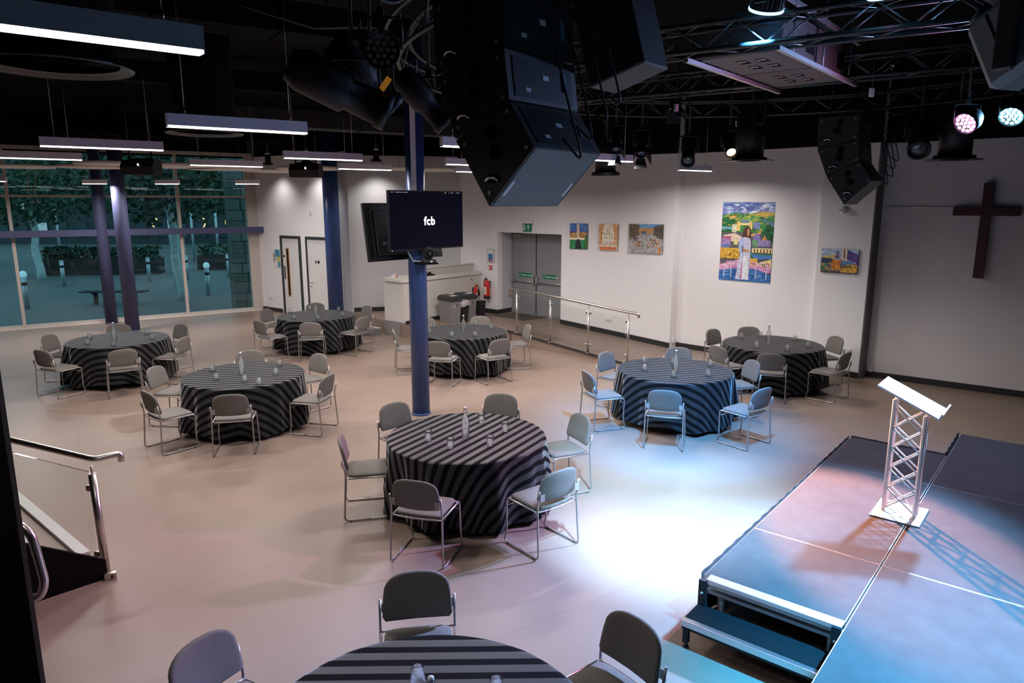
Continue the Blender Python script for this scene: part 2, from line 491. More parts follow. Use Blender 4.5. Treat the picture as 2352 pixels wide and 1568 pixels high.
obj('floor_edge_strip', MB().box(0, WLEN+.1, -.16, -.05, 0, .02), mat('pale_edge_strip', (.62,.58,.55), .5), win)
bm = thing('steel_beam', 'navy horizontal steel beam running across the glazed front', 'beam', (WIN_L[0], WIN_L[1], 0), wa)
obj('beam_section', MB().box(-.3, WLEN+.28, -.34, -.17, 2.33, 2.50, bev=.008), M_navy2, bm)
for s in (2.2, 6.4, 9.6):
    obj('bracket', MB().box(s, s+.06, -.17, -.05, 2.36, 2.46), M_navy2, bm)
cb = MB()
for k, ph in ((0,0),(1,.35)):
    cb.tube([(mull[1]+.5+.14*k+.09*math.sin(t*3+ph*8)*(1 if k else -1)*t/1.2, -.1, 3.95-.78*t/1.2) for t in [i*.12 for i in range(11)]], .008, 6)
tag(obj('hanging_cable', cb.mesh('hanging_cable'), mat('pale_cable', (.5,.47,.42), .6), None, (WIN_L[0], WIN_L[1], 0), (0,0,R(wa))), 'two loose pale cables hanging down inside the big window', 'cable')

# ------------------------------------------------------------------ blue steel columns
def column(x, y, r, h, m, label, plates=True):
    t = thing('steel_column', label, 'column', (x, y, 0), 0)
    obj('shaft', MB().lathe([(r,0),(r,h)], 32), m, t)
    obj('base_collar', MB().lathe([(r+.012,0),(r+.012,.02),(r,.03)], 32), m, t)
    return t
column(-10.84, 18.70, .145, 5.5, M_navy2, 'dull navy round column standing behind another, right at the window')
column(-9.66, 17.55, .165, 5.5, M_navy2, 'thick dull navy round column in front of the window')
column(-4.72, 18.60, .20, 5.5, M_navy, 'navy round column beside the white toilet doors')
MC = (-1.40, 10.38)
mcol = column(MC[0], MC[1], .135, 5.5, M_navy, 'bright navy round column in the middle carrying two screens')
obj('cable_trunking', MB().box(-.035,.035,-.165,-.13,2.9,4.95), M_whitep, mcol)

# ------------------------------------------------------------------ doors
def doors():
    a = ang(DOORS_L, DOORS_R)
    # door_1: narrow vision panel
    d = sempty('door_1', (-6.70, 20.485, 0), a, 'white door with narrow timber-edged vision panel')
    W = .92; H = 2.27
    fr = MB(); fr.box(0,.075,-.05,.0,0,H); fr.box(W-.065,W,-.05,0,0,H); fr.box(.075,W-.065,-.05,0,H-.075,H)
    obj('door_frame', fr, M_dframe, d)
    obj('door_leaf', MB().box(.075,W-.065,-.025,.0,.01,H-.075), M_white, d)
    bead = MB(); x0, x1, z0, z1 = .24,.38,.52,1.92
    bead.box(x0,x0+.025,-.038,-.024,z0,z1); bead.box(x1-.025,x1,-.038,-.024,z0,z1); bead.box(x0+.025,x1-.025,-.038,-.024,z0,z0+.025); bead.box(x0+.025,x1-.025,-.038,-.024,z1-.025,z1)
    obj('timber_bead', bead, mat('oak_bead', (.50,.27,.10), .5), d)
    obj('vision_pane', MB().box(x0+.025,x1-.025,-.032,-.026,z0+.025,z1-.025), mat('dark_door_glass', (.02,.018,.017), .1), d)
    obj('push_plate', MB().box(.10,.17,-.03,-.024,1.02,1.40), mat('dark_plate', (.16,.15,.14), .4, .6), d)
    obj('round_sign', MB().lathe([(.035,0),(.035,.006)], 20, T(.14,-.026,1.68) @ RX(90)), M_black, d)
    # door_2
    d = sempty('door_2', (-5.76, 19.782, 0), a, 'white door with two small round black signs')
    W = 1.02
    fr = MB(); fr.box(0,.05,-.05,.0,0,H); fr.box(W-.05,W,-.05,0,0,H); fr.box(.05,W-.05,-.05,0,H-.075,H)
    obj('door_frame', fr, M_dframe, d)
    obj('door_leaf', MB().box(.05,W-.05,-.025,.0,.01,H-.075), M_white, d)
    for x, mm in ((.40, mat('grey_sign', (.12,.12,.12), .5)), (.52, M_black)):
        obj('round_sign', MB().lathe([(.042,0),(.042,.006)], 20, T(x,-.026,1.58) @ RX(90)), mm, d)
    hb = MB(); hb.lathe([(.026,0),(.026,.012)], 16, T(.14,-.026,1.02) @ RX(90)); hb.tube(arc_path([(.14,-.03,1.02),(.14,-.075,1.02),(.25,-.075,1.02)],.02), .010, 8)
    obj('lever_handle', hb, M_alu, d)
    obj('thumb_turn', MB().lathe([(.024,0),(.024,.02)], 16, T(.15,-.026,.90) @ RX(90)), M_alu, d)
    # double exit doors
    A = Vector((0.02,18.77)); B = Vector((1.25,17.64)); a3 = ang(A, B); L = (B-A).length
    d = sempty('door_3', (A.x, A.y, PL), a3, 'grey double exit doors with push bars')
    H = 2.14
    ex = .22
    obj('door_frame', MB().box(0,.04,-.05,.03,0,H).box(.04,L+ex,-.05,.03,H-.03,H), M_gdoor, d)
    mid = .86
    for i, (x0, x1) in enumerate(((.045, mid-.006), (mid+.006, L+ex))):
        lf = obj('door_leaf', MB().box(x0,x1,-.03,.015,.01,H-.035), M_gdoor, d)
        pb = MB()
        xa, xb = (x0+.02, x1-.05) if i == 0 else (x0+.05, x1)
        pb.tube([(xa,-.11,.86),(xb,-.11,.86)], .017, 10)
        obj('push_bar', pb, mat('push_bar_silver', (.50,.49,.48), .35, .7), lf)
        for x in ((xa, xb) if i == 0 else (xa,)):
            obj('bar_bracket', MB().box(x-.03,x+.03,-.13,-.03,.80,1.02,bev=.012), mat('push_bar_silver', (.5,.49,.48)), lf)
        sg = obj('push_sign', MB().box(x0+.20,x0+.20+.46,-.036,-.030,.965,1.075), M_green, lf)
        tm = text_mesh('Push bar to open', .062, .0005, .0012, 'LEFT')
        t = obj('sign_lettering', tm, M_signwhite, sg); t.location = (x0+.29,-.0368,1.018); t.rotation_euler = (R(90),0,0)
        ar = MB(); ar.tube([(x0+.27,-.037,1.05),(x0+.235,-.037,1.035),(x0+.225,-.037,.99)], .006, 5); ar.add([(x0+.205,-.038,1.0),(x0+.245,-.038,1.0),(x0+.225,-.038,.975)], [[0,2,1]])
        obj('sign_arrow', ar, M_signwhite, sg)
    obj('door_closer', MB().box(.10,.36,-.09,-.03,H-.13,H-.06,bev=.006), mat('closer_silver', (.45,.45,.45), .4), d)
    obj('centre_strip', MB().box(mid-.012,mid+.012,-.042,-.03,.01,H-.035), M_dframe, d)
doors()

# exit sign
es = thing('exit_sign', 'green running-man exit sign above the grey double doors', 'sign', (.40, 17.565, 2.5), -43.5)
obj('lamp_bar', MB().box(-.18,.18,-.09,-.005,.19,.26,bev=.01), M_whitep, es)
pl = obj('sign_plate', MB().box(-.145,.145,-.055,-.047,.0,.19), M_green, es)
pic = MB()
pic.box(-.125,-.10,-.058,-.056,.02,.17); pic.lathe([(.018,0),(.018,.002)], 12, T(-.062,-.056,.148) @ RX(90))
for p in (((-.070,.122),(-.055,.122),(-.045,.07),(-.075,.075)), ((-.075,.075),(-.055,.072),(-.085,.025),(-.10,.03)), ((-.06,.075),(-.045,.072),(-.02,.03),(-.035,.024)), ((-.06,.12),(-.052,.108),(-.02,.088),(-.025,.10)), ((-.07,.12),(-.078,.108),(-.098,.085),(-.09,.10))):
    pic.add([(x,-.058,z) for x,z in p], [[0,1,2,3]])
for p in (((.045,.02),(.065,.02),(.065,.12),(.045,.12)),):
    pic.add([(x,-.058,z) for x,z in p], [[0,1,2,3]])
pic.add([(.01,-.058,.095),(.055,-.058,.165),(.10,-.058,.095),(.085,-.058,.085),(.055,-.058,.13),(.025,-.058,.085)], [[0,5,4,1],[1,4,3,2]])
obj('pictogram', pic, M_signwhite, pl)

# ------------------------------------------------------------------ ramp railing
def railing():
    t = thing('ramp_railing', 'stainless handrail with glass panels along the ramp', 'railing', (0,0,0))
    def P(s, z): q = E0+ED*s; return (q.x, q.y, z)
    hs = [( -.04,1.10),(-.03,1.29),(.16,1.30),(3.08,1.065),(3.34,1.055),(3.36,.98)]
    obj('handrail', MB().tube(arc_path([P(s,z) for s,z in hs], .05), .027, 12), M_steel, t)
    ps = [.17, 1.14, 2.15, 3.12]
    def gz(s): return PL*(1-s/RL) if s > 0 else PL
    def hz(s): return 1.30-(s-.16)*(.235/2.92)
    for s in ps:
        p = obj('post', MB().cyl(P(s,gz(s)), P(s,hz(s)-.10), .024, 14), M_steel, t)
        obj('saddle_pin', MB().cyl(P(s,hz(s)-.10), P(s,hz(s)-.02), .008, 8), M_steel, p)
        obj('base_plate', MB().lathe([(.05,0),(.05,.012)], 18, T(*P(s,gz(s)))), M_steel, p)
        for k in (-1, 1):
            if (s == ps[0] and k < 0) or (s == ps[-1] and k > 0): continue
            for f in (.17, .82):
                z = gz(s)+(hz(s)-gz(s))*f
                obj('glass_clamp', MB().box(-.028,.028,-.014,.014,-.024,.024,bev=.008).mesh('glass_clamp'), M_steel, p, P(s+k*.045, z), (0,0,math.atan2(ED.y,ED.x)))
    for a, b in zip(ps[:-1], ps[1:]):
        a2, b2 = a+.06, b-.06
        n = Vector((-ED.y, ED.x))*.005
        vs = []
        for sg in (-1, 1):
            for s, z in ((a2,gz(a2)+.06),(b2,gz(b2)+.06),(b2,hz(b2)-.13),(a2,hz(a2)-.13)):
                q = P(s,z); vs.append((q[0]+n.x*sg, q[1]+n.y*sg, q[2]))
        obj('glass_panel', MB().add(vs, [[3,2,1,0],[4,5,6,7],[0,1,5,4],[1,2,6,5],[2,3,7,6],[3,0,4,7]]), M_pane, t)
railing()

# ------------------------------------------------------------------ bar counter
def bar():
    L = 2.80
    t = thing('bar_counter', 'off-white bar counter with bull-nosed top on the raised floor', 'bar', (-2.58,16.60,0), SA)
    # local x along the front towards the exit doors, local +y towards the left (behind the bar)
    W = .72
    body = [(0,0),(L,0),(L,W),(0,W)]
    obj('body', MB().prism(body, .36, 1.33), M_offwhite, t)
    obj('plinth', MB().prism([(-.015,-.015),(L,-.015),(L,W+.01),(-.015,W+.01)], 0.0, .36), M_plinth, t)
    obj('worktop', MB().prism([(-.03,-.045),(L,-.045),(L,W+.05),(.02,W+.05),(-.06,W-.12),(-.06,.05)], 1.33, 1.40), mat('bar_top_cream', (.70,.67,.62), .4), t)
    obj('skirting', MB().box(.02,L,-.022,-.016,PL,PL+.09), M_skirt, t)
    up = obj('raised_shelf', MB().box(1.10,L-.03,.30,.36,1.40,1.58), mat('bar_upstand', (.55,.52,.49), .5), t)
    obj('shelf_top', MB().box(1.06,L-.03,.27,.42,1.58,1.60), M_offwhite, up)
    obj('cable_hole', MB().lathe([(.025,0),(.025,.012)], 14, T(.62,-.001,.72) @ RX(90)), M_black, t)
    obj('cable_hole', MB().lathe([(.022,0),(.022,.012)], 14, T(.66,-.018,.42) @ RX(90)), M_black, t)
    # things on the bar
    def on(x, y, z=1.40): q = Matrix.Translation((-2.58,16.60,0)) @ RZ(SA) @ Vector((x,y,z)); return q
    k = thing('coffee_machine_tray', 'low black drinks equipment on the bar behind the column', 'equipment', on(.98,.30), SA)
    obj('tray', MB().box(-.24,.24,-.12,.12,0,.03,bev=.008), M_black, k)
    for x in (-.15,0.02,.16): obj('pot', MB().lathe([(.045,.03),(.05,.07),(.03,.09)], 14, T(x,0,0)), M_dark, k)
    k = thing('leaflet_holder', 'small white leaflet stand on the bar end', 'stand', on(.10,.42), SA+20)
    obj('back_panel', MB().box(-.13,.13,-.004,.004,0,.10,M=RX(-18)), M_whitep, k)
    obj('leaflet', MB().box(.06,.12,-.02,-.006,.0,.07,M=RX(-12)), mat('leaflet_orange', (.65,.25,.1), .6), k)
    # extinguisher notice on the bar face
    nt_ = tag(obj('extinguisher_notice', MB().box(-.05,.05,-.004,0,-.06,.06).mesh('extinguisher_notice'), M_label, None, on(L-.42,-.002,1.20), (0,0,R(SA))), 'small white notice above the thinner fire extinguisher', 'notice')
    obj('print', MB().box(-.03,.03,-.0055,-.0042,-.03,.035), mat('notice_red', (.5,.1,.1), .6), nt_)
bar()

# ------------------------------------------------------------------ recycling bins
def bin_(x, y, rz, lab, open_side):
    t = thing('recycling_bin', lab, 'bin', (x, y, PL), rz, 'recycling bins in front of the bar')
    w0, w1 = .13, .16
    b = MB(); rings = []
    for z, k in ((0,.86),(.54,1.0)):
        rings += [(sx*.15*k, sy*.27*k, z) for sx, sy in ((-1,-1),(1,-1),(1,1),(-1,1))]
    b.add(rings, [[3,2,1,0],[4,5,6,7],[0,1,5,4],[1,2,6,5],[2,3,7,6],[3,0,4,7]])
    bo = obj('body', b, mat('bin_grey', (.22,.21,.20), .6), t)
    lid = MB(); vs = [(sx*.165, sy*.29, z) for z in (.54,.60) for sx, sy in ((-1,-1),(1,-1),(1,1),(-1,1))] + [(sx*.12, sy*.25, .66) for sx, sy in ((-1,-1),(1,-1),(1,1),(-1,1))]
    lid.add(vs, [[3,2,1,0],[0,1,5,4],[1,2,6,5],[2,3,7,6],[3,0,4,7],[4,5,9,8],[5,6,10,9],[6,7,11,10],[7,4,8,11],[8,9,10,11]])
    l = obj('lid', lid, M_dark, t)
    obj('lid_label', MB().box(-.09,.09,-.20,-.08,.661,.664), M_label, l)
    obj('recycling_mark', MB().lathe([(.030,0),(.030,.003),(.018,.003),(.018,0)], 16, T(.03,-.262,.44) @ RX(90)), M_dark, bo)
    tr = MB().add([(-.075,-.268,.40),(-.035,-.268,.40),(-.055,-.268,.45)], [[0,1,2]])
    obj('triangle_label', tr, M_label, bo)
bin_(-1.53, 16.94+.10, SA-8, 'grey recycling bin with black lid, left of the pair at the bar', 0)
bin_(-1.18, 17.42+.08, SA-8, 'grey recycling bin with black lid, right of the pair at the bar', 0)
def black_bin(x, y, lab, bag):
    t = thing('black_bin', lab, 'bin', (x, y, PL), SA)
    obj('body', MB().lathe([(.10,0),(.13,.42),(.135,.44)], 4, RZ(45), smooth=False), M_rubber, t)
    if bag:
        g = MB(); n = 20; vs = []
        for j, (rr, z) in enumerate(((.13,.40),(.145,.50),(.12,.54))):
            for k in range(n):
                a = 2*math.pi*k/n; r2 = rr*(1+.10*math.sin(5*a+j)+.05*random.random())
                vs.append((r2*math.cos(a), r2*math.sin(a), z+.02*math.sin(3*a)))
        g.add(vs, [[j*n+k, j*n+(k+1)%n, (j+1)*n+(k+1)%n, (j+1)*n+k] for j in range(2) for k in range(n)], True)
        obj('bin_bag', g, mat('bin_bag', (.42,.36,.38), .35, vary=.15), t)
black_bin(-1.19, 17.06, 'black bin with a bag between the two grey bins', True)
black_bin(-.80, 17.66, 'plain black bin at the right end of the bins', False)

# ------------------------------------------------------------------ fire extinguishers and wall signs
def extinguisher(loc, rz, r, h, lab, horn):
    t = thing('fire_extinguisher', lab, 'extinguisher', loc, rz)
    c = obj('cylinder', MB().lathe([(r*.9,.0),(r,.015),(r,h*.78),(r*.85,h*.86),(r*.35,h*.93),(r*.3,h*.97)], 20), M_red, t)
    obj('base_ring', MB().lathe([(r*1.01,-.005),(r*1.02,.06),(r*.9,.062)], 20), M_rubber, c)
    obj('label_panel', MB().lathe([(r*1.004,h*.25),(r*1.004,h*.62)], 20).mesh('label_panel') if False else MB().add([(r*1.01*math.sin(a), -r*1.01*math.cos(a), z) for z in (h*.22,h*.62) for a in [R(x) for x in (-42,-21,0,21,42)]], [[i,i+1,i+6,i+5] for i in range(4)], True), mat('ext_label', (.72,.62,.52), .5), c)
    v = MB(); v.box(-.012,.012,-.09,.02,h*.97,h*1.0); v.box(-.01,.01,-.085,.01,h*1.05,h*1.075); v.cyl((0,0,h*.95),(0,0,h*1.05),.016,10)
    obj('valve_handle', v, M_rubber if not horn else M_red, t)
    if horn:
        hs = MB(); hs.tube(arc_path([(0,0,h*1.0),(.09,0,h*1.02),(.13,0,h*.86),(.13,0,h*.75)],.04), .009, 8); hs.cyl((.13,0,h*.76),(.13,0,h*.42),.016,12,.035)
        obj('discharge_horn', hs, M_rubber, t)
    else:
        hs = MB(); hs.tube(arc_path([(0,0,h*1.0),(-.10,0,h*.99),(-r-.012,-.01,h*.8),(-r-.014,-.01,h*.45)],.05), .010, 8)
        obj('hose', hs, M_rubber, t)
    obj('wall_bracket', MB().box(-.03,.03,r*.5,r+.03,h*.6,h*.9), M_rubber, t)
q = Matrix.Translation((-2.58,16.60,0)) @ RZ(SA) @ Vector((2.42,-.10,.58))
extinguisher(q, SA, .058, .46, 'thin red extinguisher with black horn on the bar side', True)
extinguisher((-.665, 18.36, .72), -43.5, .085, .50, 'fat red extinguisher with black base on the wall by the doors', False)
ds = -43.5
s_ = tag(obj('framed_notice', MB().box(-.13,.13,-.02,0,-.18,.18).mesh('framed_notice'), mat('silver_frame', (.55,.54,.53), .4, .5), None, (-.55,18.475,1.83), (0,0,R(ds))), 'framed white notice with blue panel left of the exit doors', 'notice')
obj('sheet', MB().box(-.11,.11,-.022,-.0195,-.16,.16), M_label, s_)
obj('blue_panel', MB().box(-.08,.08,-.0235,-.0222,-.11,.05), mat('notice_blue', (.06,.20,.48), .5), s_)
obj('red_strip', MB().box(-.08,.08,-.0235,-.0222,-.15,-.115), mat('notice_red'  , (.5,.1,.1), .6), s_)
s_ = tag(obj('fire_call_point', MB().box(-.05,.05,-.05,0,-.05,.05,bev=.006).mesh('fire_call_point'), M_red, None, (-.56,18.485,1.52), (0,0,R(ds))), 'small red fire alarm call point on the wall', 'alarm')
obj('press_window', MB().box(-.032,.032,-.052,-.0495,-.03,.02), M_whitep, s_)
mt = tag(obj('door_mat', MB().prism([(-.50,18.02),(.30,17.22),(.86,17.66),(.10,18.42)], PL, PL+.012).mesh('door_mat'), mat('mat_brown', (.085,.07,.06), .95, vary=.2, scale=90), None), 'dark brown entrance mat lying before the double doors', 'mat')

def socket(loc, rz, lab, w=.15, h=.09):
    s = tag(obj('power_socket', MB().box(-w/2,w/2,-.02,0,-h/2,h/2,bev=.006).mesh('power_socket'), M_whitep, None, loc, (0,0,R(rz))), lab, 'socket')
    for k in (-1,1):
        obj('switch', MB().box(k*w*.25-.012,k*w*.25+.012,-.025,-.0195,.005,.028), M_label, s)
socket((2.25,16.148,.53), ang(JAMB_R,RAMPW_R), 'white double socket on the wall above the ramp')
socket((6.237,12.753,.49), -45, 'white double socket low on the pier by the rear chairs')
socket((-7.22,20.862,.42), ang(DOORS_L,DOORS_R), 'white double socket left of the white doors')
for loc, rz, lab in (((3.60,15.40,.17), 40, 'small white box at the foot of the ramp wall corner'), ((6.69,12.71,.16), ang(CROSS_L,CROSS_R), 'small white box at the foot of the darker wall')):
    b = tag(obj('junction_box', MB().box(-.04,.04,-.035,0,-.06,.06,bev=.008).mesh('junction_box'), M_whitep, None, loc, (0,0,R(rz))), lab, 'box')
s_ = tag(obj('light_switch', MB().box(-.045,.045,-.02,0,-.06,.06,bev=.006).mesh('light_switch'), M_whitep, None, (-5.55,19.615,2.95), (0,0,R(ang(DOORS_L,DOORS_R)))), 'small white sensor plate high above the second white door', 'sensor')
obj('sensor_eye', MB().box(-.02,.0,-.024,-.0195,-.03,0), M_label, s_)
# posters beside the doors
pa = ang(DOORS_L, DOORS_R)
s_ = tag(obj('poster', MB().box(-.05,.05,-.012,0,-.16,.16).mesh('poster'), M_label, None, (-7.00,20.70,1.62), (0,0,R(pa))), 'small orange and grey poster left of the white doors', 'poster')
obj('orange_panel', MB().box(.0,.045,-.0135,-.0122,-.15,.12), mat('poster_orange', (.60,.22,.10), .6), s_)
obj('grey_panel', MB().box(-.045,.0,-.0135,-.0122,-.13,.12), mat('poster_grey', (.42,.45,.40), .6), s_)
s_ = tag(obj('framed_poster', MB().box(-.14,.14,-.02,0,-.27,.27).mesh('framed_poster'), M_whitep, None, (-6.90+.05,20.60-.012,1.60), (0,0,R(pa))), 'white framed blue and yellow poster next to the first door', 'poster')
for x0,x1,z0,z1,nm,c in ((-.12,.12,.05,.25,'blue_panel',(.07,.28,.42)),(-.12,0,-.05,.05,'pale_blue_panel',(.35,.55,.62)),(0,.12,-.11,.05,'yellow_panel',(.62,.46,.08)),(-.12,0,-.25,-.05,'white_panel',(.7,.72,.74)),(0,.12,-.25,-.11,'teal_panel',(.05,.33,.45))):
    obj(nm, MB().box(x0,x1,-.0225,-.0205,z0,z1), mat('poster_'+nm, c, .6), s_)

# ------------------------------------------------------------------ cross, trunking, security camera
cw = ang(CROSS_L, CROSS_R)
cr = thing('wooden_cross', 'large dark mahogany cross hanging on the darker wall', 'cross', (7.865, 11.79, 1.95), cw)
M_mahog = mat('mahogany', (.060,.014,.012), .45, vary=.3, scale=7, bump=.1)
obj('upright', MB().box(-.075,.075,-.11,-.02,0,1.56,bev=.006), M_mahog, cr)
obj('crossbar', MB().box(-.47,.47,-.115,-.03,1.03,1.17,bev=.006), M_mahog, cr)
obj('wall_fixing', MB().box(-.04,.04,-.02,.0,.4,.6).box(-.04,.04,-.02,.0,1.1,1.3), M_dark, cr)
tr_ = tag(obj('wall_trunking', MB().box(0,1.15,-.02,0,-.04,.04).mesh('wall_trunking'), M_wall2, None, (6.68,12.72,3.085), (0,0,R(cw))), 'painted cable trunking on the wall left of the cross', 'trunking')
obj('joint_cover', MB().box(.12,.16,-.023,0,-.045,.045), M_wall2, tr_)
sc_ = thing('security_camera', 'white dome security camera below the far speaker array', 'camera', (6.048,12.942,3.07), -45)
obj('mount_plate', MB().lathe([(.07,0),(.07,.03)], 20, T(0,0,0) @ RX(90)), M_whitep, sc_)
obj('dome', MB().ball((0,-.055,-.01), .062, 16, 10), M_whitep, sc_)
for x in (-.022,.014): obj('lens', MB().lathe([(.011,0),(.011,.01)], 10, T(x-.02,-.108,-.012) @ RX(90)), M_black, sc_)

# ------------------------------------------------------------------ paintings
def paint_mat():
    m = bpy.data.materials.new('oil_paint'); m.use_nodes = True
    nt = m.node_tree; b = nt.nodes['Principled BSDF']; L = nt.links.new
    at = nt.nodes.new('ShaderNodeVertexColor'); at.layer_name = 'paint'
    tc = nt.nodes.new('ShaderNodeTexCoord')
    n = nt.nodes.new('ShaderNodeTexNoise'); n.inputs['Scale'].default_value = 14; n.inputs['Detail'].default_value = 6; n.inputs['Distortion'].default_value = 2.5
    L(tc.outputs['Object'], n.inputs['Vector'])
    h = nt.nodes.new('ShaderNodeHueSaturation')
    mr = nt.nodes.new('ShaderNodeMapRange'); mr.inputs[1].default_value = .3; mr.inputs[2].default_value = .7; mr.inputs[3].default_value = .55; mr.inputs[4].default_value = 1.45
    L(n.outputs['Fac'], mr.inputs[0]); L(mr.outputs[0], h.inputs['Value']); L(at.outputs['Color'], h.inputs['Color'])
    L(h.outputs[0], b.inputs['Base Color']); b.inputs['Roughness'].default_value = .55
    return m
M_paint = paint_mat()
def hexc(h):
    return tuple(((int(h[i:i+2],16)/255)**2.2) for i in (0,2,4))
class Art:
    def __init__(s, w, h): s.b = MB(); s.w = w; s.h = h; s.k = 0
    def poly(s, col, pts):
        s.k += 1; y = -.0005-.00025*s.k
        s.b.cc = hexc(col)
        s.b.add([((min(max(x,0),1)-.5)*s.w, y, (min(max(z,0),1))*s.h) for x,z in pts], [list(range(len(pts)))])
    def rect(s, col, x0, x1, z0, z1): s.poly(col, [(x0,z0),(x1,z0),(x1,z1),(x0,z1)])
    def ell(s, col, cx, cz, rx, rz, n=16): s.poly(col, [(cx+rx*math.cos(2*math.pi*i/n), cz+rz*math.sin(2*math.pi*i/n)) for i in range(n)])
    def dabs(s, cols, x0, x1, z0, z1, n, sx, sz):
        s.k += 1; y = -.0005-.00025*s.k
        for i in range(n):
            x = random.uniform(x0,x1); z = random.uniform(z0,z1); a = random.uniform(.5,1.3)
            s.b.cc = hexc(random.choice(cols)); y2 = y-.000004*i; t = random.uniform(-.4,.4)
            pts = [(x-sx*a,z),(x,z-sz*a*(1+t)),(x+sx*a,z+sz*t),(x,z+sz*a)]
            s.b.add([((min(max(p,0),1)-.5)*s.w, y2, min(max(q,0),1)*s.h) for p,q in pts], [[0,1,2,3]])
def painting(loc, rz, w, h, lab, fill):
    loc = (loc[0]+math.sin(R(rz))*.031, loc[1]-math.cos(R(rz))*.031, loc[2])
    t = thing('painting', lab, 'painting', loc, rz)
    obj('canvas', MB().box(-w/2,w/2,0,.03,0,h), mat('canvas_edge', (.12,.12,.13), .8), t)
    a = Art(w, h); fill(a)
    obj('painted_picture', a.b, M_paint, t)
def big(a):
    a.rect('7a93c8',0,1,.84,1); a.dabs(['b9c6e6','5871b4','8a86c2','dfe4f2','4a62a6'],0,1,.86,1,60,.09,.025)
    a.poly('3f8a4a',[(0,.83),(.25,.87),(.5,.85),(.75,.88),(1,.86),(1,.62),(0,.62)])
    a.poly('7cae55',[(.3,.80),(.5,.87),(.68,.84),(.8,.8),(.6,.74),(.4,.76)])
    a.poly('c9a94e',[(.55,.84),(.8,.885),(1,.87),(1,.83),(.8,.82)]); a.poly('d9b85a',[(.05,.82),(.2,.84),(.3,.81),(.18,.78)])
    a.poly('1f6b3c',[(0,.80),(.2,.78),(.38,.72),(.3,.62),(0,.62)]); a.poly('5c6fae',[(.75,.80),(1,.74),(1,.70),(.8,.77)])
    a.dabs(['2f7a3f','8fb85c','c7a34a','1d5a34','9d6b3a','5a9a4a'],0,1,.64,.84,90,.05,.012)
    a.poly('7fb4d0',[(0,.69),(.22,.68),(.2,.655),(0,.66)])
    a.rect('e9c873',.30,.37,.64,.76); a.rect('e9c873',.54,.60,.66,.76); a.rect('f0d78a',.36,.56,.71,.74); a.rect('6d7fb8',.38,.54,.745,.77); a.rect('7f8cc0',.62,.74,.67,.75)
    a.rect('dcd7b8',.21,.30,.62,.72); a.poly('e3b05c',[(.56,.60),(.72,.62),(.77,.68),(.77,.62),(.70,.57),(.58,.58)])
    a.poly('14502f',[(.80,.55),(1,.50),(1,.70),(.88,.72),(.80,.64)]); a.dabs(['1b6a3c','0f3d24','2f8a50'],.80,1,.48,.70,40,.03,.015)
    a.poly('e6c9b4',[(.05,.58),(.28,.61),(.42,.56),(.40,.50),(.05,.50)]); a.poly('b45f7c',[(.02,.56),(.2,.57),(.2,.50),(.02,.50)])
    a.poly('a184b4',[(0,.54),(.18,.53),(.2,.44),(0,.42)]); a.rect('d9d48a',.26,.34,.46,.52); a.rect('5f79b6',.03,.17,.41,.46)
    a.ell('8a77b8',.70,.54,.07,.07); a.rect('8d7fb2',.72,.96,.45,.53); a.rect('6b9a72',.62,.72,.44,.53); a.poly('c98a52',[(.80,.53),(.84,.60),(.90,.53)])
    a.rect('d9a83f',0,.38,.28,.42); a.dabs(['8a5a24','f0cd6e','5c3a1c','e2b44e'],0,.38,.28,.42,50,.016,.01)
    a.rect('e8d9a0',.62,1,.37,.43)
    for i in range(6): a.rect('6e2a22',.66+i*.06,.68+i*.06,.37,.42)
    a.poly('2f7a52',[(.58,.36),(1,.36),(1,.33),(.58,.31)]); a.poly('4f7fc0',[(.6,.35),(1,.34),(1,.30),(.7,.28)])
    a.rect('e6b455',.60,.74,.20,.30); a.poly('efd98c',[(.74,.24),(1,.30),(1,.14),(.74,.18)])
    for i in range(6): a.rect('2d2433',.77+i*.035,.785+i*.035,.165,.24)
    a.rect('d99bc0',0,1,.12,.20); a.poly('d9a0c4',[(0,.20),(.4,.28),(.4,.12),(0,.12)]); a.dabs(['e9b9d6','c57fae','f0d2e2'],0,1,.13,.25,40,.05,.012)
    a.poly('3a6fb4',[(0,0),(1,0),(1,.10),(.75,.16),(.4,.17),(0,.12)]); a.dabs(['2f5fa6','5d93cf','7fb0de','27509a'],0,1,.0,.13,60,.05,.01)
    for x in (.1,.24,.72,.92): a.poly('e6eef7',[(x-.008,.04),(x+.008,.04),(x+.004,.18),(x-.004,.18)])
    a.poly('c9cbe2',[(.33,.02),(.40,.35),(.36,.44),(.37,.53),(.46,.58),(.56,.58),(.60,.50),(.60,.34),(.59,.02)])
    a.poly('e9ecf4',[(.44,.02),(.47,.32),(.55,.33),(.58,.02)]); a.poly('a9b6dc',[(.36,.44),(.37,.53),(.44,.57),(.47,.40),(.42,.36)]); a.poly('c07aa6',[(.43,.03),(.46,.02),(.46,.24),(.44,.22)])
    a.poly('5a3420',[(.43,.56),(.44,.66),(.50,.70),(.56,.69),(.58,.62),(.57,.55),(.50,.56)]); a.poly('c08a5e',[(.52,.58),(.51,.66),(.55,.675),(.565,.62),(.55,.575)])
    a.poly('c98f58',[(.44,.42),(.56,.40),(.57,.37),(.46,.38)]); a.poly('3b3350',[(.445,.36),(.46,.44),(.45,.46),(.43,.38)])
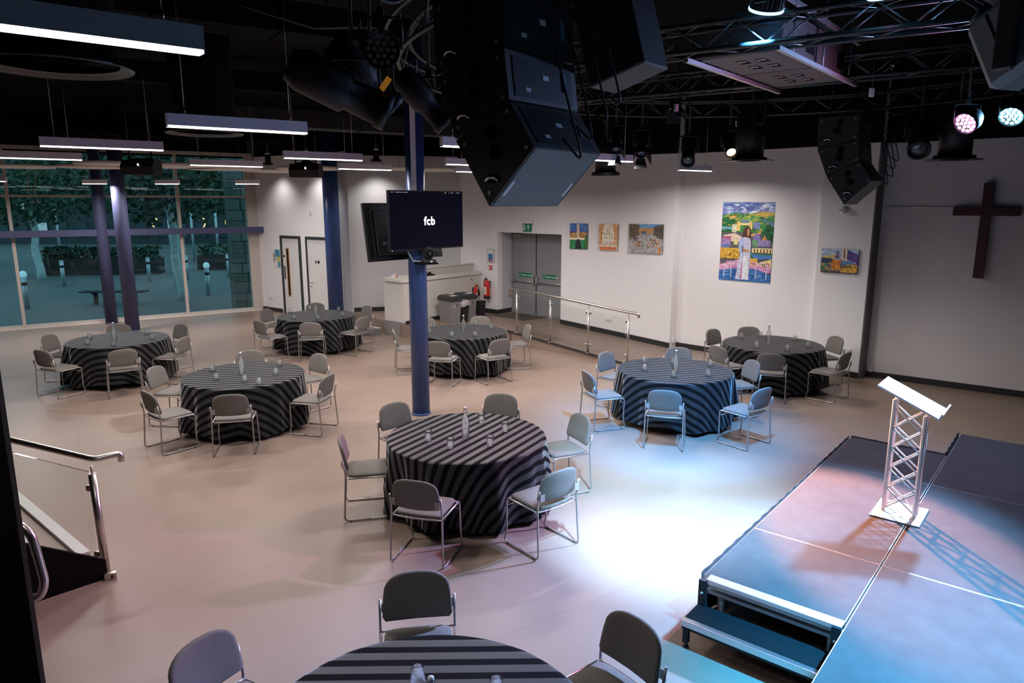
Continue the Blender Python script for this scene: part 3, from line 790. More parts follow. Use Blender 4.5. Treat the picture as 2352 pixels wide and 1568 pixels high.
def p_tower(a):
    a.rect('3f6fb8',0,1,.60,1); a.dabs(['5a86c8','2f5aa4','6f6ab0'],0,1,.65,1,25,.12,.04); a.rect('6a4a86',0,1,.64,.70)
    a.rect('b98a4a',0,1,.44,.64); a.dabs(['7a4f28','e3c98a','d4a252','5a3a22'],0,1,.42,.66,60,.05,.02)
    a.rect('e3cfa0',.40,.54,.42,.98); a.dabs(['b58d56','f0e2bd'],.41,.53,.45,.97,20,.03,.02); a.rect('efe6cf',0,1,.36,.44)
    a.rect('2f8a52',0,.36,0,.36); a.rect('2f8a5a',.58,1,0,.36); a.poly('2a2a30',[(.30,0),(.70,0),(.56,.38),(.42,.38)]); a.poly('3f7a3a',[(.8,0),(1,0),(1,.62),(.85,.4)]); a.dabs(['4fa86a','1f6a40','7ab04a'],0,.34,.02,.34,20,.06,.03)
def p_window(a):
    a.rect('e8d3b8',0,1,0,1); a.poly('d9a06a',[(0,1),(.25,1),(.18,.3),(0,.2)]); a.poly('d9a06a',[(1,1),(.75,1),(.82,.3),(1,.2)])
    a.poly('f3e8d4',[(.2,.25),(.2,.68),(.35,.86),(.5,.98),(.65,.86),(.8,.68),(.8,.25)])
    a.ell('c9a67c',.5,.76,.10,.09); a.ell('f3e8d4',.5,.76,.06,.055)
    for x in (.30,.42,.58,.70): a.rect('8a6a4c',x-.008,x+.008,.28,.72)
    for z in (.3,.48,.62): a.rect('a88560',.2,.8,z-.007,z+.007)
    a.dabs(['c98f5c','8a5f3c','f0ddc0','d9b48a'],0,.2,.3,.95,30,.05,.02); a.dabs(['c98f5c','8a5f3c','f0ddc0'],.8,1,.3,.95,30,.05,.02); a.rect('d9744a',.05,.95,.02,.13); a.dabs(['b58a60','f0dfc2'],.15,.85,.14,.3,30,.03,.03)
def p_street(a):
    a.rect('8a8a92',0,1,0,1); a.rect('6f9cc4',.25,.95,.82,1); a.poly('6b5a4a',[(0,1),(.3,.98),(.32,.62),(0,.42)]); a.poly('5f564e',[(1,1),(.72,.92),(.72,.6),(1,.5)])
    a.rect('c08a56',.30,.72,.68,.86); a.rect('5f636c',.36,.5,.66,.76); a.poly('a9a6a8',[(.3,.64),(.75,.62),(1,.45),(1,0),(0,0),(0,.4)])
    a.dabs(['c2bfc0','8f8a8c','d9d6d2','77706e'],0,1,.02,.6,70,.06,.012); a.dabs(['3a3030','6a5238','8f7a5a','4a4048'],0,.3,.45,.95,60,.02,.03); a.dabs(['3a3030','6a5238','4a4048'],.75,1,.5,.95,40,.02,.03)
    a.dabs(['c98a3f','3f6a4a','8a3f2f','2f4a7a','d9b48a'],.12,.42,.24,.44,30,.014,.035); a.dabs(['d9a24a','8a5a2f','c9602f','e3c07a','5a4030'],.5,.9,.2,.48,45,.016,.035); a.rect('d98a3f',.88,.95,.02,.22)
def p_pier(a):
    a.rect('a9c4e0',0,1,.45,1); a.dabs(['86a8d4','d4e2f0','c2b4d8'],0,.55,.6,1,30,.08,.03); a.poly('5f4a94',[(.70,.98),(1,.78),(1,.35),(.70,.55)]); a.dabs(['7f66b0','46357c'],.72,1,.45,.85,20,.06,.015); a.rect('efd2b4',.56,.70,.55,1); a.rect('4a3a5a',.61,.64,.58,1)
    a.poly('d9b45a',[(.05,.68),(.40,.76),(.55,.66),(.05,.60)]); a.poly('efe0c4',[(.5,.66),(.95,.46),(.95,.42),(.5,.60)]); a.poly('4a4a70',[(.38,.62),(.41,.86),(.44,.95),(.47,.86),(.50,.62)]); a.poly('a88ac4',[(.41,.68),(.44,.88),(.47,.68)])
    a.rect('2f3f5f',0,.3,.40,.6); a.rect('5f86b8',.5,.9,.34,.52); a.rect('d9782f',.30,.55,.12,.55); a.dabs(['e3b04a','c94f2f','f0cf7a','8a3a2a','d98a4a'],.28,.56,.05,.6,50,.035,.022); a.rect('4f8a5f',0,.26,.14,.4); a.dabs(['5fa06a','d94f3f','2f5f4a','e39a4a','7a4a8a'],0,.3,.02,.4,40,.04,.03)
    a.poly('e3b24a',[(.55,.02),(1,.04),(1,.36),(.8,.40),(.55,.2)]); a.dabs(['efd27a','c98a3a','6a4a2a','a84f3a'],.55,1,.02,.38,40,.04,.016)
    for i in range(5): a.rect('2a2430',.56+i*.06,.585+i*.06,.16+i*.025,.24+i*.03)
    a.rect('1f2a2a',0,1,0,.03)
painting((4.81,14.45,1.605), -44.2, 1.12, 1.60, 'tall colourful painting of a robed figure before green hills', big)
ra = ang(JAMB_R, RAMPW_R)
painting((1.575,16.58,2.13), ra, .46, .59, 'small painting of a tower under blue sky above the ramp', p_tower)
painting((2.215,16.17,2.12), ra, .47, .60, 'small peach painting of a gothic window, middle of three', p_window)
painting((2.98,15.68,2.09), ra, .80, .64, 'wide brownish painting of a crowded street above the ramp', p_street)
painting((6.045,12.945,1.92), -45, .655, .44, 'small bright painting of domed buildings on the pier', p_pier)

# ------------------------------------------------------------------ chair
def chair_meshes():
    m = {}
    hw = .235            # half distance between the side frames
    # seat pad
    b = MB(); n = 16
    out = []
    for i in range(n*4):
        a = 2*math.pi*i/(n*4); c, s = math.cos(a), math.sin(a); e = .22
        x = math.copysign(abs(c)**e, c)*.215; y = math.copysign(abs(s)**e, s)*.205
        if y < 0: y -= .022*(1-(x/.215)**2)
        out.append((x, y))
    k = len(out)
    rings = [(.93,.447),(1.0,.455),(1.0,.472),(.95,.482),(.6,.486)]
    vs = [(x*f, y*f, z) for f, z in rings for x, y in out]
    fs = [[j*k+i, j*k+(i+1)%k, (j+1)*k+(i+1)%k, (j+1)*k+i] for j in range(len(rings)-1) for i in range(k)]
    fs += [list(range(k))[::-1], [(len(rings)-1)*k+i for i in range(k)]]
    b.add(vs, fs, True); m['seat'] = b.mesh('seat')
    # backrest: arched pad, slightly hollow
    b = MB(); pts = []
    H0, H1, W = .535, .83, .225
    for i in range(9):
        a = math.pi*i/8
        pass
    side = [(-W,H0+.03),(-W*.99,H0+.10),(-W*.97,H0+.16)]
    arch = []
    for i in range(13):
        a = math.pi-math.pi*i/12
        c, s = math.cos(a), math.sin(a)
        arch.append((math.copysign(abs(c)**.75, c)*W*.96, H0+.165+(H1-H0-.165)*abs(s)**.72))
    bot = [(W*.97,H0+.16),(W*.99,H0+.10),(W,H0+.03),(W*.93,H0+.004),(W*.5,H0-.004),(0,H0-.006),(-W*.5,H0-.004),(-W*.93,H0+.004)]
    out = side + arch[1:-1] + bot
    cx, cz = 0, (H0+H1)/2
    k = len(out)
    def P(x, z, off):
        y = -.215-(z-H0)*.20+.035*(x/W)**2*0.9 - .02
        return (x, y+off, z)
    rings = [(.90,.0165),(.985,.012),(1.0,0),(.985,-.012),(.90,-.0165)]
    vs = []
    for f, o in rings: vs += [P(cx+(x-cx)*f, cz+(z-cz)*f, o) for x, z in out]
    fs = [[j*k+i, (j+1)*k+i, (j+1)*k+(i+1)%k, j*k+(i+1)%k] for j in range(4) for i in range(k)]
    # inner rows to keep the hollow
    base = len(vs); vs.append(P(cx,cz,.0165)); vs.append(P(cx,cz,-.0165))
    mid = len(vs)
    vs += [P(cx+(x-cx)*.45, cz+(z-cz)*.45, .0165) for x, z in out] + [P(cx+(x-cx)*.45, cz+(z-cz)*.45, -.0165) for x, z in out]
    for i in range(k):
        j = (i+1) % k
        fs += [[i, j, mid+j, mid+i], [mid+i, mid+j, base], [4*k+j, 4*k+i, mid+k+i, mid+k+j], [mid+k+j, mid+k+i, base+1]]
    b.add(vs, fs, True); m['backrest'] = b.mesh('backrest')
    # side frames: sled loops
    for nm, sx in (('side_frame_left',-1),('side_frame_right',1)):
        x = sx*(hw+.006); xo = sx*(hw+.018)
        path = arc_path([(x,-.262,.665),(x,-.232,.50),(xo,-.262,.012),(xo,.235,.012),(xo,.195,.13),(x*.985,.215,.452),(x*.98,-.205,.452)], .045, 4)
        m[nm] = MB().tube(path, .0092, 7).mesh('side_frame')
    cb = MB(); cb.tube([(-hw,.20,.446),(hw,.20,.446)], .008, 6); cb.tube([(-hw,.195,.385),(hw,.195,.385)], .0045, 5)
    m['front_bar'] = cb.mesh('front_bar')
    rb = MB(); rb.tube([(x, -.225-.022*(1-(x/hw)**2), .452) for x in [hw*(i/6-1) for i in range(13)]], .008, 6)
    m['rear_bar'] = rb.mesh('rear_bar')
    for nm, sx in (('bracket_left',-1),('bracket_right',1)):
        m[nm] = MB().cbox((sx*(hw-.022),-.2675,.60), (.05,.006,.065), T(0,0,0)).mesh('back_bracket')
    gl = MB()
    for y in (-.20,.17): gl.box(-.009,.009,y-.014,y+.014,0,.011)
    m['glides'] = gl.mesh('glide')
    cl = MB(); cl.tube(arc_path([(0,-.06,.016),(0,-.055,.034),(0,.0,.034),(0,.005,.016)],.008), .0028, 5)
    m['clip'] = cl.mesh('linking_clip')
    return m
CM = chair_meshes()
for k_, mm in (('seat',M_fabric),('backrest',M_fabric),('side_frame_left',M_tube),('side_frame_right',M_tube),('front_bar',M_tube),('rear_bar',M_tube),('bracket_left',M_bracket),('bracket_right',M_bracket),('glides',M_rubber),('clip',M_tube)):
    CM[k_].materials.append(mm)
def chair(x, y, face, label, group):
    """face: compass of the direction the sitter looks to, degrees"""
    t = thing('stacking_chair', label, 'chair', (x, y, 0), face-90, group)
    obj('seat', CM['seat'], None, t); obj('backrest', CM['backrest'], None, t)
    for s in ('left','right'):
        sx = -1 if s == 'left' else 1
        f = obj('side_frame', CM['side_frame_'+s], None, t)
        obj('glide', CM['glides'], None, f, (sx*.253,0,0)); obj('linking_clip', CM['clip'], None, f, (sx*.262,0,0))
        obj('back_bracket', CM['bracket_'+s], None, t)
    obj('front_bar', CM['front_bar'], None, t); obj('rear_bar', CM['rear_bar'], None, t)
    return t

# ------------------------------------------------------------------ tables, cloths, glasses, bottles
def cloth_mat():
    m = bpy.data.materials.new('striped_tablecloth'); m.use_nodes = True
    nt = m.node_tree; b = nt.nodes['Principled BSDF']; L = nt.links.new
    uv = nt.nodes.new('ShaderNodeUVMap'); uv.uv_map = 'flat'
    sp = nt.nodes.new('ShaderNodeSeparateXYZ'); L(uv.outputs[0], sp.inputs[0])
    mu = nt.nodes.new('ShaderNodeMath'); mu.operation = 'MULTIPLY'; mu.inputs[1].default_value = 1/.112; L(sp.outputs['Y'], mu.inputs[0])
    fr = nt.nodes.new('ShaderNodeMath'); fr.operation = 'FRACT'; L(mu.outputs[0], fr.inputs[0])
    gt = nt.nodes.new('ShaderNodeMath'); gt.operation = 'GREATER_THAN'; gt.inputs[1].default_value = .46; L(fr.outputs[0], gt.inputs[0])
    mx = nt.nodes.new('ShaderNodeMix'); mx.data_type = 'RGBA'
    mx.inputs[6].default_value = (.0065,.006,.0065,1); mx.inputs[7].default_value = (.026,.0258,.027,1)
    L(gt.outputs[0], mx.inputs[0]); L(mx.outputs[2], b.inputs['Base Color'])
    rr = nt.nodes.new('ShaderNodeMapRange'); rr.inputs[3].default_value = .85; rr.inputs[4].default_value = .50
    L(gt.outputs[0], rr.inputs[0]); L(rr.outputs[0], b.inputs['Roughness'])
    tc = nt.nodes.new('ShaderNodeTexCoord'); n = nt.nodes.new('ShaderNodeTexNoise'); n.inputs['Scale'].default_value = 5; L(tc.outputs['Object'], n.inputs['Vector'])
    bp = nt.nodes.new('ShaderNodeBump'); bp.inputs['Strength'].default_value = .15; bp.inputs['Distance'].default_value = .02; L(n.outputs['Fac'], bp.inputs['Height']); L(bp.outputs[0], b.inputs['Normal'])
    sh = nt.nodes.new('ShaderNodeMapRange'); sh.inputs[3].default_value = .02; sh.inputs[4].default_value = .55
    L(gt.outputs[0], sh.inputs[0]); L(sh.outputs[0], b.inputs['Sheen Weight']); b.inputs['Sheen Roughness'].default_value = .35
    sp2 = nt.nodes.new('ShaderNodeMapRange'); sp2.inputs[3].default_value = .05; sp2.inputs[4].default_value = .30
    L(gt.outputs[0], sp2.inputs[0]); L(sp2.outputs[0], b.inputs['Specular IOR Level'])
    return m
M_cloth = cloth_mat()
TR = .8366
def cloth_mesh(seed):
    rnd = random.Random(seed)
    n = 168
    waves = [(rnd.choice((9,10,11)), rnd.uniform(0,6.28), .034), (rnd.choice((15,17)), rnd.uniform(0,6.28), .026), (rnd.choice((4,5)), rnd.uniform(0,6.28), .018), (25, rnd.uniform(0,6.28), .012)]
    hemw = [(rnd.choice((3,4)), rnd.uniform(0,6.28), .035), (9, rnd.uniform(0,6.28), .018)]
    rad = [.12,.3,.5,.68,.80,TR-.012]
    drops = [.0,.012,.04,.09,.16,.25,.34,.43,.52,.60,.67,.715]
    vs = [(0,0,.747)]; uv = [(0,0)]; fs = []
    for r in rad:
        for k in range(n):
            a = 2*math.pi*k/n; vs.append((r*math.cos(a), r*math.sin(a), .747)); uv.append((r*math.cos(a), r*math.sin(a)))
    for j, d in enumerate(drops):
        for k in range(n):
            a = 2*math.pi*k/n
            f = sum(A*math.sin(m*a+p) for m, p, A in waves)
            f += .028*(abs(math.sin(waves[0][0]*a*.5+waves[0][1]))-.6)
            g = min(1, d/.45)
            r = TR+.010*(1 if j else .5)+d*.075+f*(g**.8)
            hem = 1-max(0, (d-.25)/.465)*sum(A*(1+math.sin(m*a+p)) for m, p, A in hemw)
            z = .747-(.006 if j == 0 else 0)-d*hem
            rf = TR+d*1.02
            vs.append((r*math.cos(a), r*math.sin(a), max(z,.012))); uv.append((rf*math.cos(a), rf*math.sin(a)))
    for k in range(n): fs.append([0, 1+k, 1+(k+1)%n])
    for j in range(len(rad)+len(drops)-1):
        for k in range(n):
            k2 = (k+1) % n; a = 1+j*n
            fs.append([a+k, a+n+k, a+n+k2, a+k2])
    b = MB(); b.add(vs, fs, True); b.uv = uv
    me = b.mesh('tablecloth')
    return me
def tumbler_mesh(up):
    H = .104
    prof = [(.0005,.0),(.030,.0),(.033,.004),(.034,.045),(.0365,.05),(.0415,H),(.0395,H),(.034,.052),(.031,.046),(.0295,.016),(.0005,.014)]
    b = MB(); b.lathe(prof, 12)
    if not up: b.v = [(x,-y,H-z) for x,y,z in b.v]
    return b.mesh('tumbler')
TUM = {True: tumbler_mesh(True), False: tumbler_mesh(False)}
for t_ in TUM.values(): t_.materials.append(M_glass)
bt = MB(); bt.lathe([(.0005,.0),(.039,.0),(.0425,.006),(.0425,.155),(.038,.185),(.022,.225),(.0145,.25),(.0135,.285),(.016,.288),(.016,.30),(.0125,.302),(.0105,.30),(.0108,.25),(.019,.222),(.034,.184),(.0385,.154),(.0385,.012),(.0005,.012)], 20)
BOT = bt.mesh('bottle_glass'); BOT.materials.append(M_glass)
bc_ = MB(); bc_.lathe([(.0005,.303),(.014,.303),(.0155,.310),(.0145,.322),(.006,.328),(.0005,.328)], 14)
BCAP = bc_.mesh('stopper'); BCAP.materials.append(M_whitep)
bw = MB()
for sx in (-1,1): bw.tube([(sx*.016,0,.262),(sx*.019,.003,.29),(sx*.016,.006,.315),(sx*.006,.004,.324)], .0016, 5)
bw.tube([(.0158*math.cos(a), .0158*math.sin(a), .262) for a in [2*math.pi*i/12 for i in range(12)]], .0016, 5, closed=True)
BWIRE = bw.mesh('wire_bail'); BWIRE.materials.append(M_steel)
def table_meshes():
    top = MB().lathe([(.0005,.715),(TR-.004,.715),(TR,.722),(TR,.738),(TR-.004,.742),(.0005,.742)], 64).mesh('tabletop')
    top.materials.append(mat('table_ply', (.25,.17,.10), .5))
    leg = MB().tube(arc_path([(0,-.30,.71),(0,-.30,.014),(0,.30,.014),(0,.30,.71)],.05), .014, 8).mesh('folding_leg')
    leg.materials.append(M_dark)
    br = MB().tube([(-.45,0,.70),(-.05,0,.45),(.05,0,.45),(.45,0,.70)], .009, 6).mesh('leg_brace'); br.materials.append(M_dark)
    return top, leg, br
TTOP, TLEG, TBR = table_meshes()

TABLES = {
 1: ((-0.486, 7.155), 60, [(-1.5, 6.94, 12), (-1.24, 7.92, -45), (-0.2, 8.26, -104), (0.55, 7.52, -155), (-0.78, 6.00, 74), (0.27, 6.20, 129)], [(-0.39, -0.16), (-0.14, -0.39), (0.26, -0.32), (0.41, 0.14), (0.14, 0.44)], (-0.01, -0.03)),
 2: ((-3.897, 9.884), 10, [(-4.99, 9.98, -7), (-4.51, 8.88, 50), (-3.62, 8.78, 103), (-2.84, 9.58, 168), (-3.24, 10.7, -129), (-4.21, 10.93, -73)], [(-0.53, 0.17), (-0.26, -0.33), (0.18, -0.44), (0.44, -0.61), (0.48, -0.04), (0.35, 0.52)], (-0.03, 0.01)),
 3: ((-7.2, 12.555), 17, [(-8.20, 12.55, 0), (-7.63, 11.49, 68), (-6.56, 11.50, 122), (-6.18, 12.41, 172), (-6.69, 13.46, -119), (-7.68, 13.45, -61)], [(-0.53, 0.02), (-0.27, -0.49), (0.26, -0.62), (0.64, -0.03), (0.3, 0.46)], (-0.02, -0.08)),
 4: ((-4.337, 15.337), -11, [(-5.35, 15.66, -18), (-5.02, 14.34, 56), (-4.14, 14.22, 101), (-3.39, 14.8, 151), (-3.58, 16.05, -137), (-4.67, 16.45, -74)], [(-0.68, 0.3), (-0.32, -0.57), (0.21, -0.61), (0.62, -0.16), (0.35, 0.6), (-0.34, 0.69)], (0.01, -0.08)),
 5: ((-0.955, 13.361), -40, [(-0.73, 14.45, -102), (-1.65, 14.27, -53), (-1.98, 13.14, 12), (-1.23, 12.24, 76), (-0.35, 12.40, 123), (0.06, 13.56, -167)], [(-0.62, -0.25), (-0.61, 0.56), (-0.16, -0.62), (0.27, -0.56), (0.55, 0.18), (0.22, 0.66)], (0.02, -0.06)),
 6: ((2.433, 10.177), -18, [(1.70, 10.86, -43), (1.33, 9.81, 18), (2.05, 8.98, 73), (3.12, 9.05, 127), (3.43, 10.38, -168), (2.71, 11.17, -106)], [(-0.47, -0.09), (-0.38, 0.43), (-0.13, -0.49), (0.38, -0.43), (0.58, 0.18), (0.05, 0.33)], (-0.02, -0.13)),
 7: ((4.612, 12.143), -17, [(3.99, 12.93, -52), (3.71, 11.69, 27), (4.60, 13.14, -91), (4.25, 11.20, 69), (5.59, 12.33, -169), (5.22, 11.24, 132)], [(-0.41, 0.47), (-0.0, 0.62), (0.49, 0.24), (0.48, -0.36), (0.02, -0.62), (-0.41, -0.36)], (-0.05, 0.08)),
 8: ((-0.41, 2.795), 1, [(-0.58, 3.91, -81), (-1.48, 3.33, -27), (0.5, 3.49, -143)], [(-0.06, 0.35), (0.33, 0.31)], (0.01, 0.2)),
}
TN = {1: 'the centre table with upright glasses', 2: 'the table left of the blue column', 3: 'the leftmost table near the window', 4: 'the far table before the white doors', 5: 'the table half hidden behind the blue column', 6: 'the table with the blue-lit front', 7: 'the rear right table below the paintings', 8: 'the table cut by the bottom edge'}
CP = {1: ['left side', 'far left', 'far right', 'right side', 'near left', 'near right'], 2: ['left side', 'near left', 'near side', 'near right', 'far right', 'far side'], 3: ['left side', 'near left', 'near side', 'near right', 'far right', 'far side'], 4: ['left side', 'near left', 'near side', 'near right', 'far right', 'far side'], 5: ['far side', 'far left', 'left side', 'near left', 'near right', 'right side'], 6: ['far left', 'near left', 'near side', 'near right', 'right side', 'far side'], 7: ['far left', 'near left', 'far side', 'near side', 'right side', 'near right'], 8: ['far side', 'left side', 'right side']}
GP = {1: ['leftmost', 'nearest', 'near right', 'rightmost', 'farthest'], 2: ['leftmost', 'near left', 'near middle', 'nearest', 'right side', 'farthest'], 3: ['far left', 'near left', 'nearest', 'rightmost', 'far right'], 4: ['leftmost', 'near left', 'nearest', 'near right', 'far right', 'farthest'], 5: ['leftmost', 'far left', 'nearest', 'near right', 'rightmost', 'farthest'], 6: ['near left', 'far left', 'nearest', 'near right', 'far right', 'behind the bottle'], 7: ['far left', 'farthest', 'far right', 'rightmost', 'nearest', 'near left'], 8: ['left one', 'right one']}
for k, (c, stripe, chs, gls, bo) in TABLES.items():
    t = thing('round_table', 'round folding table under the striped cloth, %s' % TN[k].replace('the ', '', 1), 'table', (c[0], c[1], 0), stripe, 'round tables')
    obj('tabletop', TTOP, None, t)
    for sx in (-1, 1): obj('folding_leg', TLEG, None, t, (sx*.45,0,0))
    obj('leg_brace', TBR, None, t)
    o = obj('tablecloth', cloth_mesh(30+k), M_cloth, None, (c[0], c[1], 0), (0,0,R(stripe)))
    tag(o, 'black and grey striped round tablecloth on %s' % TN[k], 'tablecloth', 'striped tablecloths')
    for i, (x, y, f) in enumerate(chs):
        chair(x, y, f, 'grey fabric sled-base chair, %s of %s' % (CP[k][i], TN[k]), 'grey chairs around the tables')
    for i, (x, y) in enumerate(gls):
        if k == 8: continue
        up = k == 1
        g_ = obj('tumbler', TUM[up], None, None, (c[0]+x, c[1]+y, .7475), (0,0,random.uniform(0,1)))
        tag(g_, '%s clear tumbler on %s, %s' % ('upright' if up else 'upturned', TN[k], GP[k][i]), 'glass', 'clear tumblers')
    if k == 8: continue
    t = thing('water_bottle', 'clear swing-top water bottle on %s' % TN[k], 'bottle', (c[0]+bo[0], c[1]+bo[1], .7475), random.uniform(0,180), 'swing-top bottles')
    obj('bottle_glass', BOT, None, t); obj('stopper', BCAP, None, t); obj('wire_bail', BWIRE, None, t)
# bottom table: two upturned glasses and the bottle, only their tops in view
for (x, y), lab in (((-.485,3.20),'left one'), ((-.08,3.11),'right one')):
    g_ = obj('tumbler', TUM[False], None, None, (x, y, .7475)); tag(g_, 'upturned clear tumbler on %s, %s' % (TN[8], lab), 'glass', 'clear tumblers')
t = thing('water_bottle', 'clear swing-top water bottle on %s' % TN[8], 'bottle', (-.37,2.83,.7475), 20, 'swing-top bottles')
obj('bottle_glass', BOT, None, t); obj('stopper', BCAP, None, t); obj('wire_bail', BWIRE, None, t)

# ------------------------------------------------------------------ stage
SH = 0.42
SO = Vector((1.462, 4.875, 0))          # front left corner of the stage
def S(u, v, z=0.0): q = SO+U*u+V*v; return (q.x, q.y, z)
def deck(u0, u1, v0, v1, label, legs=True):
    t = thing('stage_deck', label, 'stage deck', S(u0, v0), SA, 'modular stage decks')
    L, W = u1-u0, v1-v0          # local x = U, local y = -V
    g = .0015
    e = MB()
    e.box(g,L-g,-W+g,-W+g+.028,SH-.09,SH); e.box(g,L-g,-g-.028,-g,SH-.09,SH); e.box(g,g+.028,-W+g+.028,-g-.028,SH-.09,SH); e.box(L-g-.028,L-g,-W+g+.028,-g-.028,SH-.09,SH)
    obj('edge_frame', e, M_alu, t)
    obj('deck_panel', MB().box(g+.005,L-g-.005,-W+g+.005,-g-.005,SH-.02,SH+.002), M_deck, t)
    for x in (.10, L-.10):
        for y in (-.10, -W+.10):
            l = obj('leg', MB().cyl((x,y,.02),(x,y,SH-.09),.024,12), M_dirtyalu, t)
            obj('foot', MB().cyl((x,y,0),(x,y,.025),.03,12), M_rubber, l)
    return t
deck(0,1,0,1,'one metre stage deck at the front, behind the step')
deck(1.01,3.05,0,1,'two metre stage deck along the edge, left of the lectern')
deck(3.06,4.12,0,1,'stage deck at the far left end, next to the open floor')
deck(-1.0,1.0,1.01,2.02,'stage deck in the near right corner, in front of the lectern')
deck(1.01,3.05,1.01,2.02,'stage deck to the right of the lectern base')
deck(3.06,5.10,1.01,2.02,'farthest stage deck reaching beyond the first row')
deck(-1.0,1.0,2.03,3.04,'stage deck at the right picture edge, nearest')
deck(1.01,3.05,2.03,3.04,'stage deck at the right picture edge, middle one')
deck(3.06,5.10,2.03,3.04,'stage deck at the right picture edge, farthest')
# black skirt
def drape(u0, v0, u1, v1, label):
    a = Vector(S(u0,v0)); b = Vector(S(u1,v1)); L = (b-a).length; d = (b-a).normalized(); nrm = Vector((-d.y, d.x, 0))
    n = int(L*28); m = MB(); vs = []
    for z in (SH+.012, SH*.5, .01):
        for i in range(n+1):
            q = a+d*(L*i/n)+nrm*(.022+.010*math.sin(i*1.1)*(1.4 if z < .3 else .4)); vs.append((q.x,q.y,z))
    k = len(vs)
    vs += [(Vector(p)-nrm*.006)[:] for p in vs]
    for off, flip in ((0,0),(k,1)):
        for r_ in range(2):
            for i in range(n):
                f = [off+r_*(n+1)+i, off+r_*(n+1)+i+1, off+(r_+1)*(n+1)+i+1, off+(r_+1)*(n+1)+i]
                m.f.append(f[::-1] if flip else f); m.sm.append(True); m.col.append(None)
    for i in range(n):
        m.f.append([i,k+i,k+i+1,i+1]); m.sm.append(True); m.col.append(None)
    m.v = [tuple(p) for p in vs]
    return tag(obj('stage_skirt', m, M_drape), label, 'curtain', 'black stage skirts')
drape(.0,0,4.13,0,'black fabric skirt along the long open stage edge')
drape(4.13,0,4.13,1.0,'black fabric skirt round the far end of the first decks')
drape(4.13,1.0,5.11,1.0,'black fabric skirt on the side of the farthest deck')
# front step
t = thing('stage_step', 'black two-tread step with silver nosings at the stage front', 'step', S(-.02,0), SA)
# local +x = U (into the deck), local -y = V
obj('top_rail', MB().box(-.05,.0,-1.0,-.03,SH-.10,SH-.075).box(-.05,-.01,-1.0,-.03,SH-.05,SH-.03), M_dirtyalu, t)
obj('top_nosing', MB().box(-.055,.03,-1.0,-.05,SH+.004,SH+.012).box(-.06,-.052,-1.0,-.05,SH-.02,SH+.012), M_alu, t)
tr_ = obj('tread', MB().box(-.33,-.055,-1.0,-.0,.185,.215), M_steptread, t)
obj('nosing', MB().box(-.345,-.325,-1.0,-.0,.175,.222).box(-.325,-.30,-1.0,0,.215,.222), M_alu, tr_)
obj('front_beam', MB().box(-.33,-.30,-1.0,-.0,.145,.185), M_rubber, t)
for y in (-.03,-.97):
    l = obj('leg', MB().box(-.335,-.295,y-.02,y+.02,.04,.185), M_rubber, t)
    obj('screw_foot', MB().lathe([(.022,0),(.022,.012),(.009,.016),(.009,.045)], 12, T(-.315,y,0)), M_rubber, l)
    obj('side_cheek', MB().prism([(-.33,.165),(-.05,.165),(-.03,.40),(-.06,.40),(-.06,.22),(-.33,.20)], y-.012, y+.012, RX(90) @ T(0,0,0)).mesh('side_cheek'), M_rubber, t) if False else None
    pl_ = obj('bracket_plate', MB().box(-.075,-.045,y-.03,y+.03,.12,SH+.0), M_rubber, t)
    obj('bolt', MB().lathe([(.012,0),(.012,.01)], 8, T(-.075,y,SH-.10) @ RY(-90)), M_alu, pl_)
obj('rear_leg', MB().cyl((.10,-.12,.0),(.10,-.12,SH-.09),.024,12), M_dirtyalu, t)

# ------------------------------------------------------------------ lectern
def lectern():
    t = thing('lectern', 'white truss lectern with sloping top on the stage', 'lectern', (3.52,5.94,SH+.004), SA)
    M = mat('lectern_white', (.78,.77,.78), .4, vary=.03)
    # local x = U, local y = -V (towards audience)
    obj('base_plate', MB().box(-.23,.23,-.20,.20,0,.012,bev=.004), M, t)
    H = 1.00; a = .085; b = .085
    cor = [(-.13,-.06),(.13,-.06),(-.13,.06),(.13,.06)]
    cor = [(-.045,-.125),(-.045,.125),(.06,-.125),(.06,.125)]
    for x, y in cor: obj('truss_tube', MB().cyl((x,y,.012),(x,y,H+(-.05 if y < 0 else .06)),.017,12), M, t)
    n = 5; h = (H-.06)/n
    for x in (-.045,.06):
        for i in range(n):
            z0 = .04+i*h
            obj('lattice_bar', MB().cyl((x,-.115,z0),(x,.115,z0+h),.0075,8), M, t)
            obj('lattice_bar', MB().cyl((x,.115,z0),(x,-.115,z0+h),.0075,8), M, t)
    tp = obj('reading_board', MB().box(-.20,.20,-.26,.27,-.008,.008,bev=.003).mesh('reading_board'), M, t, (0,0,1.085), (R(24),0,0))
    obj('lip', MB().box(-.20,.20,-.275,-.262,-.006,.055), M, tp)
    obj('mounting_plate', MB().box(-.08,.09,-.15,.15,-.03,-.008), M, tp)
lectern()

